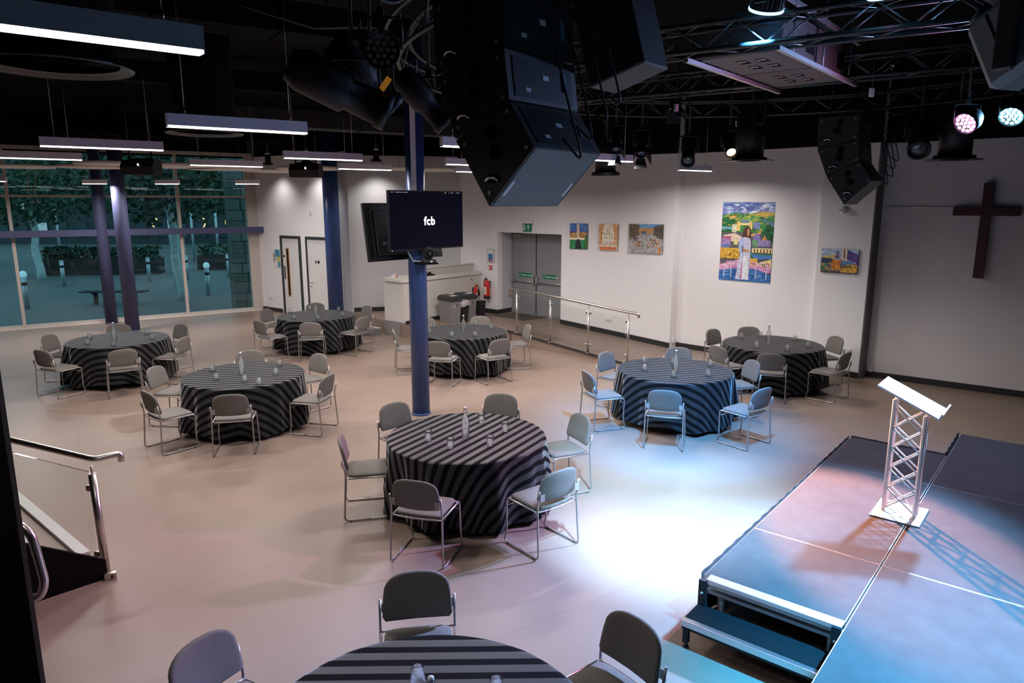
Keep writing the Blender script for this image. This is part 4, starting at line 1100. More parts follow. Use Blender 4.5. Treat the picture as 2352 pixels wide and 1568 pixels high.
# ------------------------------------------------------------------ screens on the middle column
def tv(loc, rz, tilt, label, face):
    t = thing('wall_screen', label, 'screen', loc, rz)
    W, H = 1.45, .83
    Mx = RX(tilt)
    obj('casing', MB().box(-W/2,W/2,-.03,.02,-H/2,H/2,Mx,bev=.006), mat('tv_casing', (.010,.010,.011), .35), t)
    bk = obj('rear_cover', MB().box(-W*.40,W*.40,.02,.06,-H*.40,H*.36,Mx,bev=.012), M_dark, t)
    obj('rear_recess_rim', MB().box(-W*.44,W*.44,.02,.032,H*.38,H*.42,Mx).box(-W*.44,-W*.41,.02,.032,-H*.42,H*.42,Mx).box(W*.41,W*.44,.02,.032,-H*.42,H*.42,Mx), M_dark, t)
    obj('rear_label', MB().box(W*.28,W*.33,.0605,.062,-H*.22,-H*.18,Mx).box(W*.30,W*.32,.0605,.062,-H*.10,-H*.09,Mx), mat('blue_label', (.25,.28,.45), .5), bk)
    obj('mount_arm', MB().box(-.10,.10,.06,.20,-.12,.12), M_rubber, t)
    if face:
        s = obj('display', MB().box(-W/2+.012,W/2-.012,-.0325,-.0302,-H/2+.022,H/2-.012,Mx), mat('lit_display', (.004,.004,.008), .12, emit=(.010,.010,.045), estr=.10), t)
        lt = obj('logo_lettering', text_mesh('fcb', .165, .001, .0045), emis('screen_white', (1,1,1), 1.6), s)
        lt.location = (.025,-.0345,-.015); lt.rotation_euler = (R(90),0,0)
        mb = MB()
        for x in (-.69,-.655,-.60,-.575,-.55,-.525,-.49,-.455,-.43,-.40): mb.box(x,x+.018,-.0345,-.0335,.383,.391)
        for x in (.43,.47,.49,.51,.58,.60,.62,.64): mb.box(x,x+.012,-.0345,-.0335,.383,.391)
        obj('menu_bar', mb, emis('menu_white', (.8,.85,.8), .5), s)
        obj('menu_icon', MB().lathe([(.008,0),(.008,.001)], 10, T(.355,-.0335,.387) @ RX(90)), emis('menu_yellow', (1,.75,.2), .9), s)
        obj('standby_light', MB().box(-W/2+.03,-W/2+.04,-.034,-.031,-H/2+.008,-H/2+.016), emis('standby', (.5,.7,1), 2), t)
    return t
c1 = Vector((MC[0],MC[1],0))+V*.24+U*-.02
tv((c1.x,c1.y,2.945), SA, 0, 'large black screen showing white letters on the middle column', True)
c2 = Vector((MC[0],MC[1],0))-V*.25-U*.02
tv((c2.x,c2.y,2.775), SA+180, 8, 'second black screen seen from behind, left of the lit screen', False)
pz = thing('tracking_camera', 'dark round-headed video camera on a shelf under the screen', 'camera', (MC[0]+.19,MC[1]-.22,2.34), SA-25)
obj('shelf', MB().box(-.16,.12,-.10,.16,-.02,0), M_black, pz)
obj('base', MB().box(-.10,.10,-.08,.08,0,.05,bev=.012), M_dark, pz)
obj('base_label', MB().box(.0,.04,-.0815,-.080,.012,.03), M_label, pz)
hd = obj('head', MB().ball((0,0,.14), .095, 18, 12), M_dark, pz)
obj('lens_ring', MB().lathe([(.05,0),(.055,.03),(.035,.032),(.033,.012)], 18, T(0,-.075,.14) @ RX(90)), M_black, hd)
obj('cable', MB().tube([(-.10,.03,.02),(-.22,.02,.03),(-.30,.0,.16),(-.33,.0,.34)], .006, 6), M_label, pz)

# ------------------------------------------------------------------ stair and black partition, lower left
struct('wall_partition', MB().prism([(-2.31,3.04),(-4.2,2.2),(-4.35,2.55),(-2.36,3.14)], 0, 3.1), M_black, label='black partition at the left picture edge')
def stair():
    # stair climbs to the left and back
    A = Vector((-3.50,5.55,0)); B = Vector((-3.95,5.10,0)); d = (B-A).normalized(); n = Vector((d.y,-d.x,0))
    t = thing('staircase', 'lower end of the stair with black side panel at left', 'staircase', (0,0,0))
    far = A+d*1.6
    sp = MB()
    th = n*.04
    pts = [(A,.0),(A,.17),(far,1.20),(far,0)]
    vs = [(p.x,p.y,z) for p,z in pts]+[(p.x+th.x,p.y+th.y,z) for p,z in pts]
    sp.add(vs, [[0,1,2,3],[7,6,5,4],[0,4,5,1],[1,5,6,2],[2,6,7,3],[3,7,4,0]])
    obj('side_panel', sp, M_black, t)
    bp_ = obj('foot_bracket', MB().box(-.03,.06,-.02,.02,0,.06).mesh('foot_bracket'), M_steel, t, (A.x+.02,A.y-.02,0), (0,0,R(25)))
    obj('bracket_bolt', MB().lathe([(.012,0),(.012,.012)], 8, T(.03,-.02,.03) @ RX(90)), M_rubber, bp_)
    # far white stringers
    for o_, w_, nm in ((.55,.07,'pale_stringer'),(.80,.06,'pale_stringer')):
        P0 = Vector((-3.93,5.93,.01)) if o_ < .7 else Vector((-4.18,5.78,.01)); P1 = Vector((-5.6,7.35,.03)) if o_ < .7 else Vector((-5.6,7.0,.03))
        dd = (P1-P0).normalized(); pn = Vector((-dd.y,dd.x,0))*w_
        vs = [P0-pn*.7,P1-pn*.7,P1+pn*.7,P0+pn*.7]
        obj(nm, MB().add([(p.x,p.y,.002) for p in vs]+[(p.x,p.y,.035) for p in vs], [[0,1,2,3],[7,6,5,4],[0,4,5,1],[1,5,6,2],[2,6,7,3],[3,7,4,0]]), mat('pale_stair_strip', (.48,.48,.46), .5), t)
    r = thing('stair_railing', 'stainless stair handrail with post and glass panel at left', 'railing', (0,0,0))
    PB = Vector((-3.55,5.62,0))
    obj('post', MB().cyl((PB.x,PB.y,.0),(PB.x-.02,PB.y+.0,.93),.033,16), M_steel, r)
    obj('saddle_pin', MB().cyl((PB.x-.02,PB.y,.93),(PB.x-.02,PB.y,1.0),.009,8), M_steel, r)
    hr = [(-3.44,5.84,.96),(-3.44,5.84,1.03),(-3.60,5.72,1.02),(-4.62,5.80,1.235),(-5.4,5.9,1.40)]
    obj('handrail', MB().tube(arc_path(hr,.045), .027, 12), M_steel, r)
    for z in (.19,.80):
        obj('glass_clamp', MB().box(-.05,.0,-.02,.02,-.026,.026,bev=.01).mesh('glass_clamp'), M_steel, r, (PB.x-.035,PB.y,z))
    gp = [(-3.63,5.63,.12),(-5.2,5.85,.42),(-5.2,5.85,1.25),(-3.63,5.66,.93)]
    obj('glass_panel', MB().add([g for g in gp]+[(x,y+.01,z) for x,y,z in gp], [[0,1,2,3],[7,6,5,4],[0,4,5,1],[1,5,6,2],[2,6,7,3],[3,7,4,0]]), M_pane, r)
    n2 = thing('second_handrail', 'end loop of a nearer handrail just beyond the black partition', 'handrail', (0,0,0))
    obj('rail_loop', MB().tube(arc_path([(-3.30,3.9,1.32),(-2.99,3.93,1.30),(-2.91,3.93,1.22),(-2.87,3.93,.90),(-2.91,3.93,.80),(-3.2,3.9,.78)],.07), .026, 12), M_steel, n2)
    obj('support_post', MB().cyl((-3.22,3.9,0),(-3.22,3.9,1.31),.02,10), M_steel, n2)
stair()

# ------------------------------------------------------------------ pendant lights
PZ = 3.78
def pendant(cx, cy, L, label, a=33.7, z=PZ, k=1.0):
    t = thing('pendant_light', label, 'light', (cx, cy, z), a, 'linear pendant lights')
    obj('housing', MB().box(-L/2,L/2,-.035,.035,.014,.105), M_pendant, t)
    obj('diffuser', MB().box(-L/2+.003,L/2-.003,-.033,.033,0,.014), M_diff, t)
    for x in (-L/2+.14, L/2-.14):
        w_ = obj('suspension_wire', MB().cyl((x,0,.105),(x,0,5.5-z),.0025,5), M_steel, t)
        obj('gripper', MB().cyl((x,0,.105),(x,0,.15),.008,8), M_steel, w_)
    for s in (-1, 1):
        obj('end_cap', MB().box(s*L/2-.002,s*L/2+.003,-.035,.035,.0,.105), M_pendant, t)
    l = bpy.data.lights.new('pendant_glow', 'AREA'); l.shape = 'RECTANGLE'; l.size = L-.02; l.size_y = .06
    l.energy = PENDANT*L*k; l.color = (1.0,.93,.91); l.spread = R(166)
    o = bpy.data.objects.new('pendant_glow', l); C.objects.link(o); o.location = (cx, cy, z-.004); o.rotation_euler = (0,0,R(a))
    return t
u33 = Vector((math.cos(R(33.7)), math.sin(R(33.7))))
def ends(x, y, L, keep):       # keep = -1: (x, y) is the left end, +1: the right end
    return (x-keep*u33.x*L/2, y-keep*u33.y*L/2)
e = Vector((-1.265,3.03)); uu = Vector((math.cos(R(39)), math.sin(R(39))))
pendant(e.x-uu.x*.57, e.y-uu.y*.57, 1.14, 'large linear pendant light at the top left corner', 39, k=.28)
pendant(-2.28,6.10,1.12,'linear pendant above the dark round vent, second nearest', k=.62)
pendant(-4.57,8.11,1.20,'linear pendant above the left projector')
pendant(-6.66,9.97,1.24,'linear pendant at the left picture edge above the window top')
pendant(-2.64,10.13,1.12,'linear pendant over the right projector')
pendant(-4.73,11.96,1.14,'linear pendant between the two projectors')
pendant(-2.69,13.17,1.02,'linear pendant just left of the middle column')
pendant(3.46,13.64,.90,'short linear pendant in front of the painting wall')
x, y = ends(1.78,10.74,1.15,1); pendant(x,y,1.15,'linear pendant half hidden by the right edge of the near speaker array')
x, y = ends(-1.05,11.40,1.15,-1); pendant(x,y,1.15,'linear pendant behind the near speaker array, middle one')
x, y = ends(-1.10,14.05,1.15,-1); pendant(x,y,1.15,'linear pendant behind the near speaker array, farthest one')
x, y = ends(-.76,7.78,1.15,-1); pendant(x,y,1.15,'linear pendant right of the column, nearest one')
for x, y, lab in ((-10.0,17.2,'small pendant by the two window columns'),(-8.31,17.3,'small pendant right of the window columns'),(-6.42,17.4,'small pendant at the right end of the window'),(-11.2,15.3,'small pendant at the left edge of the window')):
    pendant(x, y, .56 if x > -11 else .8, lab, 5, 3.63, 1.6)

# ------------------------------------------------------------------ acoustic rafts, round vents, dark ductwork
for i, (x, y, d) in enumerate(((-13.0,16.6,1.5),(-11.2,16.3,1.5),(-8.5,15.0,1.1),(-7.5,16.0,1.7),(-6.9,17.2,1.7),(-6.1,18.4,1.5),(-4.85,17.2,1.5),(-3.2,17.2,1.5),(-2.0,17.9,1.5),(-9.6,16.4,1.4),(-12.2,15.4,1.3))):
    labs = ['round pale ceiling raft at the far left of the window','round pale ceiling raft left of the window columns','small round pale raft just left of the left projector','round pale raft behind the left projector','round pale raft right of the left projector','round pale raft over the right window end','round pale raft behind the right projector','round pale raft left of the middle column','round pale raft behind the middle column','round pale raft behind the thick window column','round pale raft nearest the left picture edge']
    t = thing('ceiling_raft', labs[i], 'acoustic raft', (x, y, 3.97), 0, 'round ceiling rafts')
    obj('disc', MB().lathe([(.0005,0),(d/2-.01,0),(d/2,.01),(d/2,.05),(d/2-.01,.06),(.0005,.06)], 48), M_raft, t)
    for a in (0,120,240):
        obj('wire', MB().cyl((d*.35*math.cos(R(a)),d*.35*math.sin(R(a)),.06),(d*.35*math.cos(R(a)),d*.35*math.sin(R(a)),1.53),.003,5), M_cable, t)
M_vent = mat('black_gloss_duct', (.014,.014,.015), .3, vary=.1)
for x, y, lab in ((-3.57,8.45,'black round vent ring below the second pendant'),(-2.72,4.40,'large black round vent ring under the nearest pendant')):
    t = thing('round_vent', lab, 'vent', (x, y, 3.97), 0, 'black round ceiling vents')
    obj('rim', MB().lathe([(.36,.03),(.385,.012),(.415,.0),(.425,.012),(.40,.03),(.36,.035)], 56), M_vent, t)
    obj('duct_body', MB().lathe([(.345,.03),(.345,1.5)], 40), M_black, t)
    obj('inner_cone', MB().lathe([(.34,.05),(.20,.22),(.0005,.22)], 40), M_black, t)
def box_thing(name, label, cat, p, q, w_, h, z, m=M_blackwall):
    a = ang(p, q); L = math.hypot(q[0]-p[0], q[1]-p[1])
    t = thing(name, label, cat, (p[0], p[1], z), a)
    obj('duct_section', MB().box(0,L,-w_/2,w_/2,0,h), m, t)
    for i in range(1, int(L/1.2)): obj('joint_flange', MB().box(i*1.2-.015,i*1.2+.015,-w_/2-.015,w_/2+.015,-.015,h), m, t)
    for i in (0.15, .85):
        obj('hanger', MB().cyl((L*i,0,h),(L*i,0,5.5-z),.008,6), m, t)
M_duct = mat('dark_duct', (.014,.014,.015), .6, vary=.2)
box_thing('air_duct', 'dark rectangular duct under the ceiling towards the white doors', 'duct', (-5.2,13.6), (-.6,16.6), .5, .32, 4.62, M_duct)
box_thing('air_duct', 'dark duct crossing above the nearest pendants', 'duct', (-6.5,5.2), (-1.2,8.6), .5, .3, 4.9, M_blackwall)
box_thing('ceiling_beam', 'dark ceiling beam above the window side', 'beam', (-12.5,14.8), (-5.0,19.8), .3, .35, 4.75, M_blackwall)
box_thing('ceiling_beam', 'dark ceiling beam across the middle of the hall', 'beam', (-9.5,8.8), (2.4,16.4), .25, .3, 5.0, M_blackwall)
for i, (pts, lab) in enumerate((([(-1.6,4.6,5.2),(-.9,5.6,4.95),(-.5,6.6,5.1),(-.3,7.6,4.9)],'dark cable bundle sagging under the ceiling, nearest'),([(-2.4,6.6,4.9),(-1.8,6.8,4.75),(-1.3,7.2,4.85)],'thin cable running to the left stage lamps'))):
    tag(obj('cable_run', MB().tube(pts, .015, 6), M_cable), lab, 'cable')

# ------------------------------------------------------------------ projectors / monitors hung from ceiling
def projector(x, y, z, rz, lab):
    t = thing('hung_speaker', lab, 'speaker', (x, y, z), rz, 'black wedge speakers under the ceiling')
    b = MB(); prof = [(-.16,.0),(.12,.0),(.20,.10),(.16,.27),(-.10,.27),(-.20,.14)]
    b.prism(prof, -.30, .30, Matrix(((0,0,1,0),(1,0,0,0),(0,1,0,0),(0,0,0,1))))
    obj('cabinet', b, M_speaker, t)
    obj('bracket', MB().box(-.22,.22,-.02,.02,.27,.30).box(-.22,-.20,-.02,.02,.30,.40).box(.20,.22,-.02,.02,.30,.40), M_fix, t)
    obj('drop_rod', MB().cyl((-.21,0,.38),(-.21,0,5.5-z),.012,8).cyl((.21,0,.38),(.21,0,5.5-z),.012,8), M_fix, t)
    obj('status_light', MB().box(.03,.055,-.205,-.199,.16,.20), emis('status_white', (.75,.75,1), 2.5), t)
    obj('power_cable', MB().tube([(.05,.10,.25),(.12,.12,.33),(.2,.02,.36)], .008, 6), M_cable, t)
projector(-6.92,13.45,3.70,0,'black hung wedge unit in front of the window columns')
projector(-4.22,14.75,3.70,0,'black hung wedge unit before the white-door wall')

# ------------------------------------------------------------------ trusses
BR_CACHE = {}
def brace_mesh(p, q, r=.008):
    L = round((Vector(q)-Vector(p)).length, 3)
    key = (L, r)
    if key not in BR_CACHE:
        me = MB().cyl((0,0,0),(0,0,L),r,6).mesh('brace'); me.materials.append(M_brace); BR_CACHE[key] = me
    return BR_CACHE[key]
def brace(t, p, q, r=.008):
    d = Vector(q)-Vector(p)
    o = obj('brace', brace_mesh(p, q, r), None, t, p)
    o.rotation_euler = d.to_track_quat('Z', 'Y').to_euler()
def straight_truss(p, q, z, label, s=.29, pitch=.29):
    a = ang(p, q); L = math.hypot(q[0]-p[0], q[1]-p[1])
    t = thing('lighting_truss', label, 'truss', (p[0], p[1], z), a, 'black lighting trusses')
    h = s/2
    for y in (-h, h):
        for zz in (.025, s-.025):
            obj('chord', MB().cyl((0,y,zz),(L,y,zz),.025,12), M_truss, t)
    n = int(L/pitch)
    for i in range(n):
        x0, x1 = i*L/n, (i+1)*L/n
        za, zb = (.03, s-.03) if i % 2 == 0 else (s-.03, .03)
        for y in (-h, h): brace(t, (x0,y,za), (x1,y,zb))
        ya, yb = (-h, h) if i % 2 == 0 else (h, -h)
        brace(t, (x0,ya,.025), (x1,yb,.025)); brace(t, (x0,ya,s-.025), (x1,yb,s-.025))
    for x in (.3, L-.3):
        obj('suspension_chain', MB().cyl((x,0,s),(x,0,5.5-z),.01,6), M_fix, t)
    return t
straight_truss((-.55,8.85), (5.6,4.85), 4.60, 'black box truss, the nearer one above the stage')
straight_truss((-.2,11.48), (6.9,6.80), 4.60, 'black box truss, the farther straight one above the stage')
def ring_truss(cx, cy, Rr, z, s=.23, n=76):
    t = thing('ring_truss', 'large circular black truss around the stage ceiling', 'truss', (cx, cy, z), 0)
    for rr, zz in ((Rr-s/2,s),(Rr+s/2,s),(Rr,.0)):
        obj('chord_ring', MB().tube([(rr*math.cos(2*math.pi*i/96), rr*math.sin(2*math.pi*i/96), zz) for i in range(96)], .022, 8, closed=True), M_truss, t)
    def P(i, rr, zz): a = 2*math.pi*i/n; return (rr*math.cos(a), rr*math.sin(a), zz)
    for i in range(n):
        for rr in (Rr-s/2, Rr+s/2):
            if i % 2 == 0: brace(t, P(i,Rr,0), P(i+1,rr,s), .007)
            else: brace(t, P(i,rr,s), P(i+1,Rr,0), .007)
    for k in range(6):
        x, y, _ = P(k*n/6, Rr, 0); obj('suspension_chain', MB().cyl((x,y,s),(x,y,5.5-z),.01,6), M_fix, t)
ring_truss(2.85, 8.10, 4.05, 4.60)

# ------------------------------------------------------------------ speaker arrays
def speaker_array(shift, label, ncab):
    base = Vector((.127,4.10,0))+U*shift
    t = thing('speaker_array', label, 'speaker', (base.x, base.y, 3.1), SA, 'hung speaker arrays')
    # local x = U (width), local y = -V (towards audience); profile given as (y, z) in metres
    cabs = [[(0,3.50),(.342,3.167),(.614,3.565),(.181,3.76)], [(.185,3.772),(.618,3.577),(.771,3.955),(.223,4.055)], [(.226,4.068),(.773,3.968),(.80,4.40),(.24,4.40)]][:ncab]
    W = .70
    def face_pt(c, s, tt):
        a = Vector(c[0]).lerp(Vector(c[1]), s); b = Vector(c[3]).lerp(Vector(c[2]), s); return a.lerp(b, tt)
    for ci, c in enumerate(cabs):
        k = [(y, z-3.1) for y, z in c]
        n = 4
        vs = [(0,y,z) for y, z in k]+[(W,y,z) for y, z in k]
        cab = obj('cabinet', MB().add(vs, [[0,1,2,3],[7,6,5,4],[0,3,7,4],[3,2,6,7],[2,1,5,6],[1,0,4,5]]), M_speaker, t)
        if ci == 0:
            y0, z0 = k[0]; y1, z1 = k[1]; nv = Vector((z1-z0, -(y1-y0))).normalized()*-.004
            nv = Vector((-(z0-z1), -(y1-y0))).normalized()*.003
            vs = [(x, y0+(y1-y0)*s+nv.x, z0+(z1-z0)*s+nv.y) for x, s in ((.02,.02),(W-.02,.02),(W-.02,.98),(.02,.98))]
            vs += [(x, y0+(y1-y0)*s, z0+(z1-z0)*s) for x, s in ((.02,.02),(W-.02,.02),(W-.02,.98),(.02,.98))]
            obj('underside_panel', MB().add(vs, [[0,1,2,3],[7,6,5,4],[0,4,5,1],[1,5,6,2],[2,6,7,3],[3,7,4,0]]), M_spkgrey, cab)
            for xa, sa, sb in ((.035,.55,.80),(W-.06,.55,.80)):
                vs = [(x, y0+(y1-y0)*s+nv.x*1.6, z0+(z1-z0)*s+nv.y*1.6) for x, s in ((xa,sa),(xa+.025,sa),(xa+.025,sb),(xa,sb))]
                obj('white_strip', MB().add(vs, [[0,1,2,3]]), M_label, cab)
        # recesses and handle on both sides
        for x, sg in ((-.002,-1),(W+.002,1)):
            def disc(s, tt, ry, rz_, nm, mm, rot=0, off=0.0):
                q = face_pt(k, s, tt); m_ = MB()
                pts = []
                for i in range(16):
                    a = 2*math.pi*i/16; yy = ry*math.cos(a); zz = rz_*math.sin(a)
                    pts.append((x+sg*off, q.x+yy*math.cos(rot)-zz*math.sin(rot), q.y+yy*math.sin(rot)+zz*math.cos(rot)))
                m_.add(pts+[(p[0]-sg*.006,p[1],p[2]) for p in pts], [list(range(16))]+[[i,(i+1)%16,16+(i+1)%16,16+i] for i in range(16)])
                return obj(nm, m_, mm, cab)
            disc(.45,.78,.045,.055,'port_recess',M_black,.5); disc(.52,.48,.055,.05,'port_recess',M_black,.6)
            disc(.75,.22,.065,.028,'handle_recess',M_black,.0)
            q = face_pt(k,.75,.22)
            obj('carry_handle', MB().tube([(x+sg*.008,q.x-.05,q.y-.012),(x+sg*.016,q.x-.02,q.y+.006),(x+sg*.016,q.x+.02,q.y+.006),(x+sg*.008,q.x+.05,q.y-.012)], .009, 8), M_alu, cab)
            for s, tt in ((.1,.12),(.9,.12),(.1,.88),(.9,.88)): disc(s,tt,.012,.012,'rig_bolt',M_dirtyalu,0,.002)
        # rear connector plate and labels
        yb0, zb0 = k[0]; yb1, zb1 = k[3]
        nb = Vector((-(zb1-zb0), (yb1-yb0))).normalized()*.004
        if nb.x > 0: nb = -nb
        def rear(x0, x1, s0, s1, nm, mm, o=1.0):
            vs = [(xx, yb0+(yb1-yb0)*s+nb.x*o, zb0+(zb1-zb0)*s+nb.y*o) for xx, s in ((x0,s0),(x1,s0),(x1,s1),(x0,s1))]
            vs += [(xx, yb0+(yb1-yb0)*s, zb0+(zb1-zb0)*s) for xx, s in ((x0,s0),(x1,s0),(x1,s1),(x0,s1))]
            obj(nm, MB().add(vs, [[3,2,1,0],[0,1,5,4],[1,2,6,5],[2,3,7,6],[3,0,4,7]]), mm, cab)
        rear(.06,.64,.10,.90,'rear_plate',mat('rear_plate', (.028,.030,.034), .4))
        rear(.16,.21,.22,.30,'rating_label',M_label,1.5); rear(.34,.40,.52,.62,'rating_label',M_label,1.5); rear(.55,.58,.35,.75,'connector_block',mat('connector_blue', (.10,.16,.25), .4),3.0)
    ztop = max(z for _, z in cabs[-1])-3.1
    fr = obj('flying_frame', MB().box(.05,W-.05,.22,.80,ztop+.01,ztop+.06), M_truss, t)
    for y in (.3,.72):
        obj('hoist_chain', MB().cyl((W/2,y,ztop+.06),(W/2,y,2.4),.012,6), M_fix, t)
    # cables at the back
    rnd = random.Random(int(shift*10))
    for i in range(4):
        x = .15+.15*i
        pts = [(x, -.02-.08*rnd.random(), .45+.1*i), (x+.05,-.16-.06*rnd.random(),.30+.12*i), (x-.02,-.10,.75+.1*i), (x+.04,.05,1.15), (x,.28,1.5)]
        sm = []
        for j in range(len(pts)-1):
            for s in range(6): sm.append(Vector(pts[j]).lerp(Vector(pts[j+1]), s/6))
        for _ in range(3): sm = [sm[0]]+[(sm[j-1]+sm[j]*2+sm[j+1])/4 for j in range(1,len(sm)-1)]+[sm[-1]]
        obj('speaker_cable', MB().tube(sm, .007, 6), M_cable, t)
speaker_array(0, 'big black hung speaker array, the near one with pale underside', 3)
speaker_array(7.75, 'black hung speaker array, the far one before the pier', 3)
# fill speaker beside the near array
fs = thing('fill_speaker', 'tall black tilted loudspeaker right of the near array', 'speaker', (.80,5.05,4.02), SA)
Mt = RY(0) @ RX(-16)
obj('cabinet', MB().box(-.17,.17,-.22,.22,0,.85,Mt,bev=.01), M_speaker, fs)
obj('front_grille', MB().box(-.155,.155,.221,.226,.02,.83,Mt), M_black, fs)
obj('yoke', MB().box(-.19,-.175,-.03,.03,.35,1.0,Mt).box(.175,.19,-.03,.03,.35,1.0,Mt).box(-.19,.19,-.03,.03,.985,1.0,Mt), M_truss, fs)
obj('hanger', MB().cyl((0,.18,.92),(0,.18,1.32),.015,8), M_truss, fs)
# sub-woofer cluster on rails
def sub(u0, label):
    t = thing('hung_subwoofer', label, 'speaker', (1.78,7.36,4.60), SA, 'flown subwoofers')
    obj('cabinet', MB().box(u0,u0+1.07,-.80,0,.0,.40,bev=.01), mat('sub_paint', (.075,.070,.066), .6, vary=.12, scale=60), t)
    for x in (.28,.62):
        for y in (-.26,-.46):
            r_ = obj('handle_cup', MB().box(u0+x,u0+x+.16,y-.10,y,-.004,.0), M_black, t)
            obj('handle_bar', MB().box(u0+x+.01,u0+x+.05,y-.09,y-.01,-.008,-.003), M_dirtyalu, r_)
    obj('side_port', MB().box(u0+.75,u0+1.0,-.805,-.80,.10,.28), M_black, t)
sub(.20,'dark flown subwoofer with four handle cups, nearer one'); sub(1.30,'dark flown subwoofer with four handle cups, farther one')
for dy, dz, lab in ((.03,-.045,'steel rail under the left edge of the flown subwoofers'),(-.87,-.045,'steel rail under the right edge of the flown subwoofers'),(-.87,.42,'steel rail over the right edge of the flown subwoofers')):
    t = thing('strut_rail', lab, 'rail', (1.78,7.36,4.60+dz), SA, 'strut rails of the subwoofer frame')
    obj('channel', MB().box(-.05,2.62,dy-.02,dy+.02,0,.004).box(-.05,2.62,dy-.02,dy-.016,.004,.04).box(-.05,2.62,dy+.016,dy+.02,.004,.04), M_dirtyalu, t)
    for x in (.35,1.3,2.3):
        obj('threaded_rod', MB().cyl((x,dy,.0),(x,dy,.46 if dz < 0 else .45),.008,6), M_dirtyalu, t)

# ------------------------------------------------------------------ stage lamps
def aim(loc, target): return (Vector(target)-Vector(loc)).to_track_quat('-Z', 'Y').to_euler()
def led_par(loc, target, col, strength, label, top=4.62, energy=0, size=30, blend=.6, lcol=None):
    t = thing('led_par_lamp', label, 'stage lamp', loc, 0, 'stage lamps')
    h = obj('can', MB().lathe([(.10,.16),(.125,.10),(.125,-.02),(.118,-.02),(.118,.0),(.0005,.0)], 28), M_fix, t, None, aim(loc, target))
    obj('back_fins', MB().lathe([(.0005,.20),(.07,.20),(.09,.16)], 20), M_fix, h)
    lens = MB()
    pos = [(0,0)]+[(.045*math.cos(R(60*i)),.045*math.sin(R(60*i))) for i in range(6)]+[(.088*math.cos(R(30*i)),.088*math.sin(R(30*i))) for i in range(12)]
    for x, y in pos: lens.lathe([(.017,0),(.015,-.006),(.0005,-.008)], 8, T(x,y,-.002))
    obj('led_lenses', lens, emis('led_%s' % label[:18], col, strength), h)
    yk = MB().tube(arc_path([(-.14,0,0),(-.14,0,.20),(.14,0,.20),(.14,0,0)],.03), .009, 6)
    obj('yoke', yk, M_fix, t)
    obj('clamp', MB().box(-.025,.025,-.02,.02,.20,.26), M_fix, t)
    obj('drop_pole', MB().cyl((0,0,.26),(0,0,5.5-loc[2]),.014,8), M_fix, t)
    if energy:
        q = Vector(loc)+(Vector(target)-Vector(loc)).normalized()*.06
        spot('beam_'+label[:10].replace(' ','_'), q, target, energy, lcol or col, size, blend, .1)
        spot('spill_'+label[:10].replace(' ','_'), q, target, energy*.06, lcol or col, 165, .6, .1)
    return t
def profile(loc, target, label, top=4.60, lens=(.05,.05,.05), lstr=0.0, energy=0, lcol=(1,1,1), size=20, blend=.3, barn=False, big=1.0):
    t = thing('profile_lamp', label, 'stage lamp', loc, 0, 'stage lamps')
    h = obj('body', MB().lathe([(.0005,.30*big),(.07*big,.30*big),(.095*big,.24*big),(.095*big,.05),(.075*big,.03),(.075*big,-.12*big),(.085*big,-.13*big),(.085*big,-.17*big),(.07*big,-.17*big),(.07*big,-.14*big),(.0005,-.14*big)], 20), M_fix, t, None, aim(loc, target))
    lm = emis('lens_'+label[:16], lens, lstr) if lstr else mat('lamp_lens', (.05,.06,.08), .05, coat=.5)
    obj('lens', MB().lathe([(.066*big,-.141*big),(.05*big,-.155*big),(.0005,-.16*big)], 18), lm, h)
    if barn:
        for a in (0,90,180,270):
            obj('barn_door', MB().add([(-.06,.085,-.17),(.06,.085,-.17),(.10,.16,-.30),(-.10,.16,-.30)]+[(-.06,.087,-.168),(.06,.087,-.168),(.10,.162,-.298),(-.10,.162,-.298)], [[3,2,1,0],[4,5,6,7],[0,1,5,4],[1,2,6,5],[2,3,7,6],[3,0,4,7]]).mesh('barn_door'), M_fix, h, None, (0,0,R(a)))
    obj('yoke', MB().tube(arc_path([(-.12*big,0,0),(-.12*big,0,.24),(.12*big,0,.24),(.12*big,0,0)],.03), .010, 6), M_fix, t)
    obj('clamp', MB().box(-.025,.025,-.02,.02,.24,.30), M_fix, t)
    obj('drop_pole', MB().cyl((0,0,.30),(0,0,5.5-loc[2]),.014,8), M_fix, t)
    obj('safety_wire', MB().tube([(.10,0,.10),(.13,.03,.0),(.10,.05,.18),(.05,.02,max(.28,top-loc[2]))], .004, 5), M_brace, t)
    if energy:
        d = (Vector(target)-Vector(loc)).normalized()
        spot('beam_'+label[:10].replace(' ','_'), Vector(loc)+d*.22*big, target, energy, lcol, size, blend, .06)
    return t
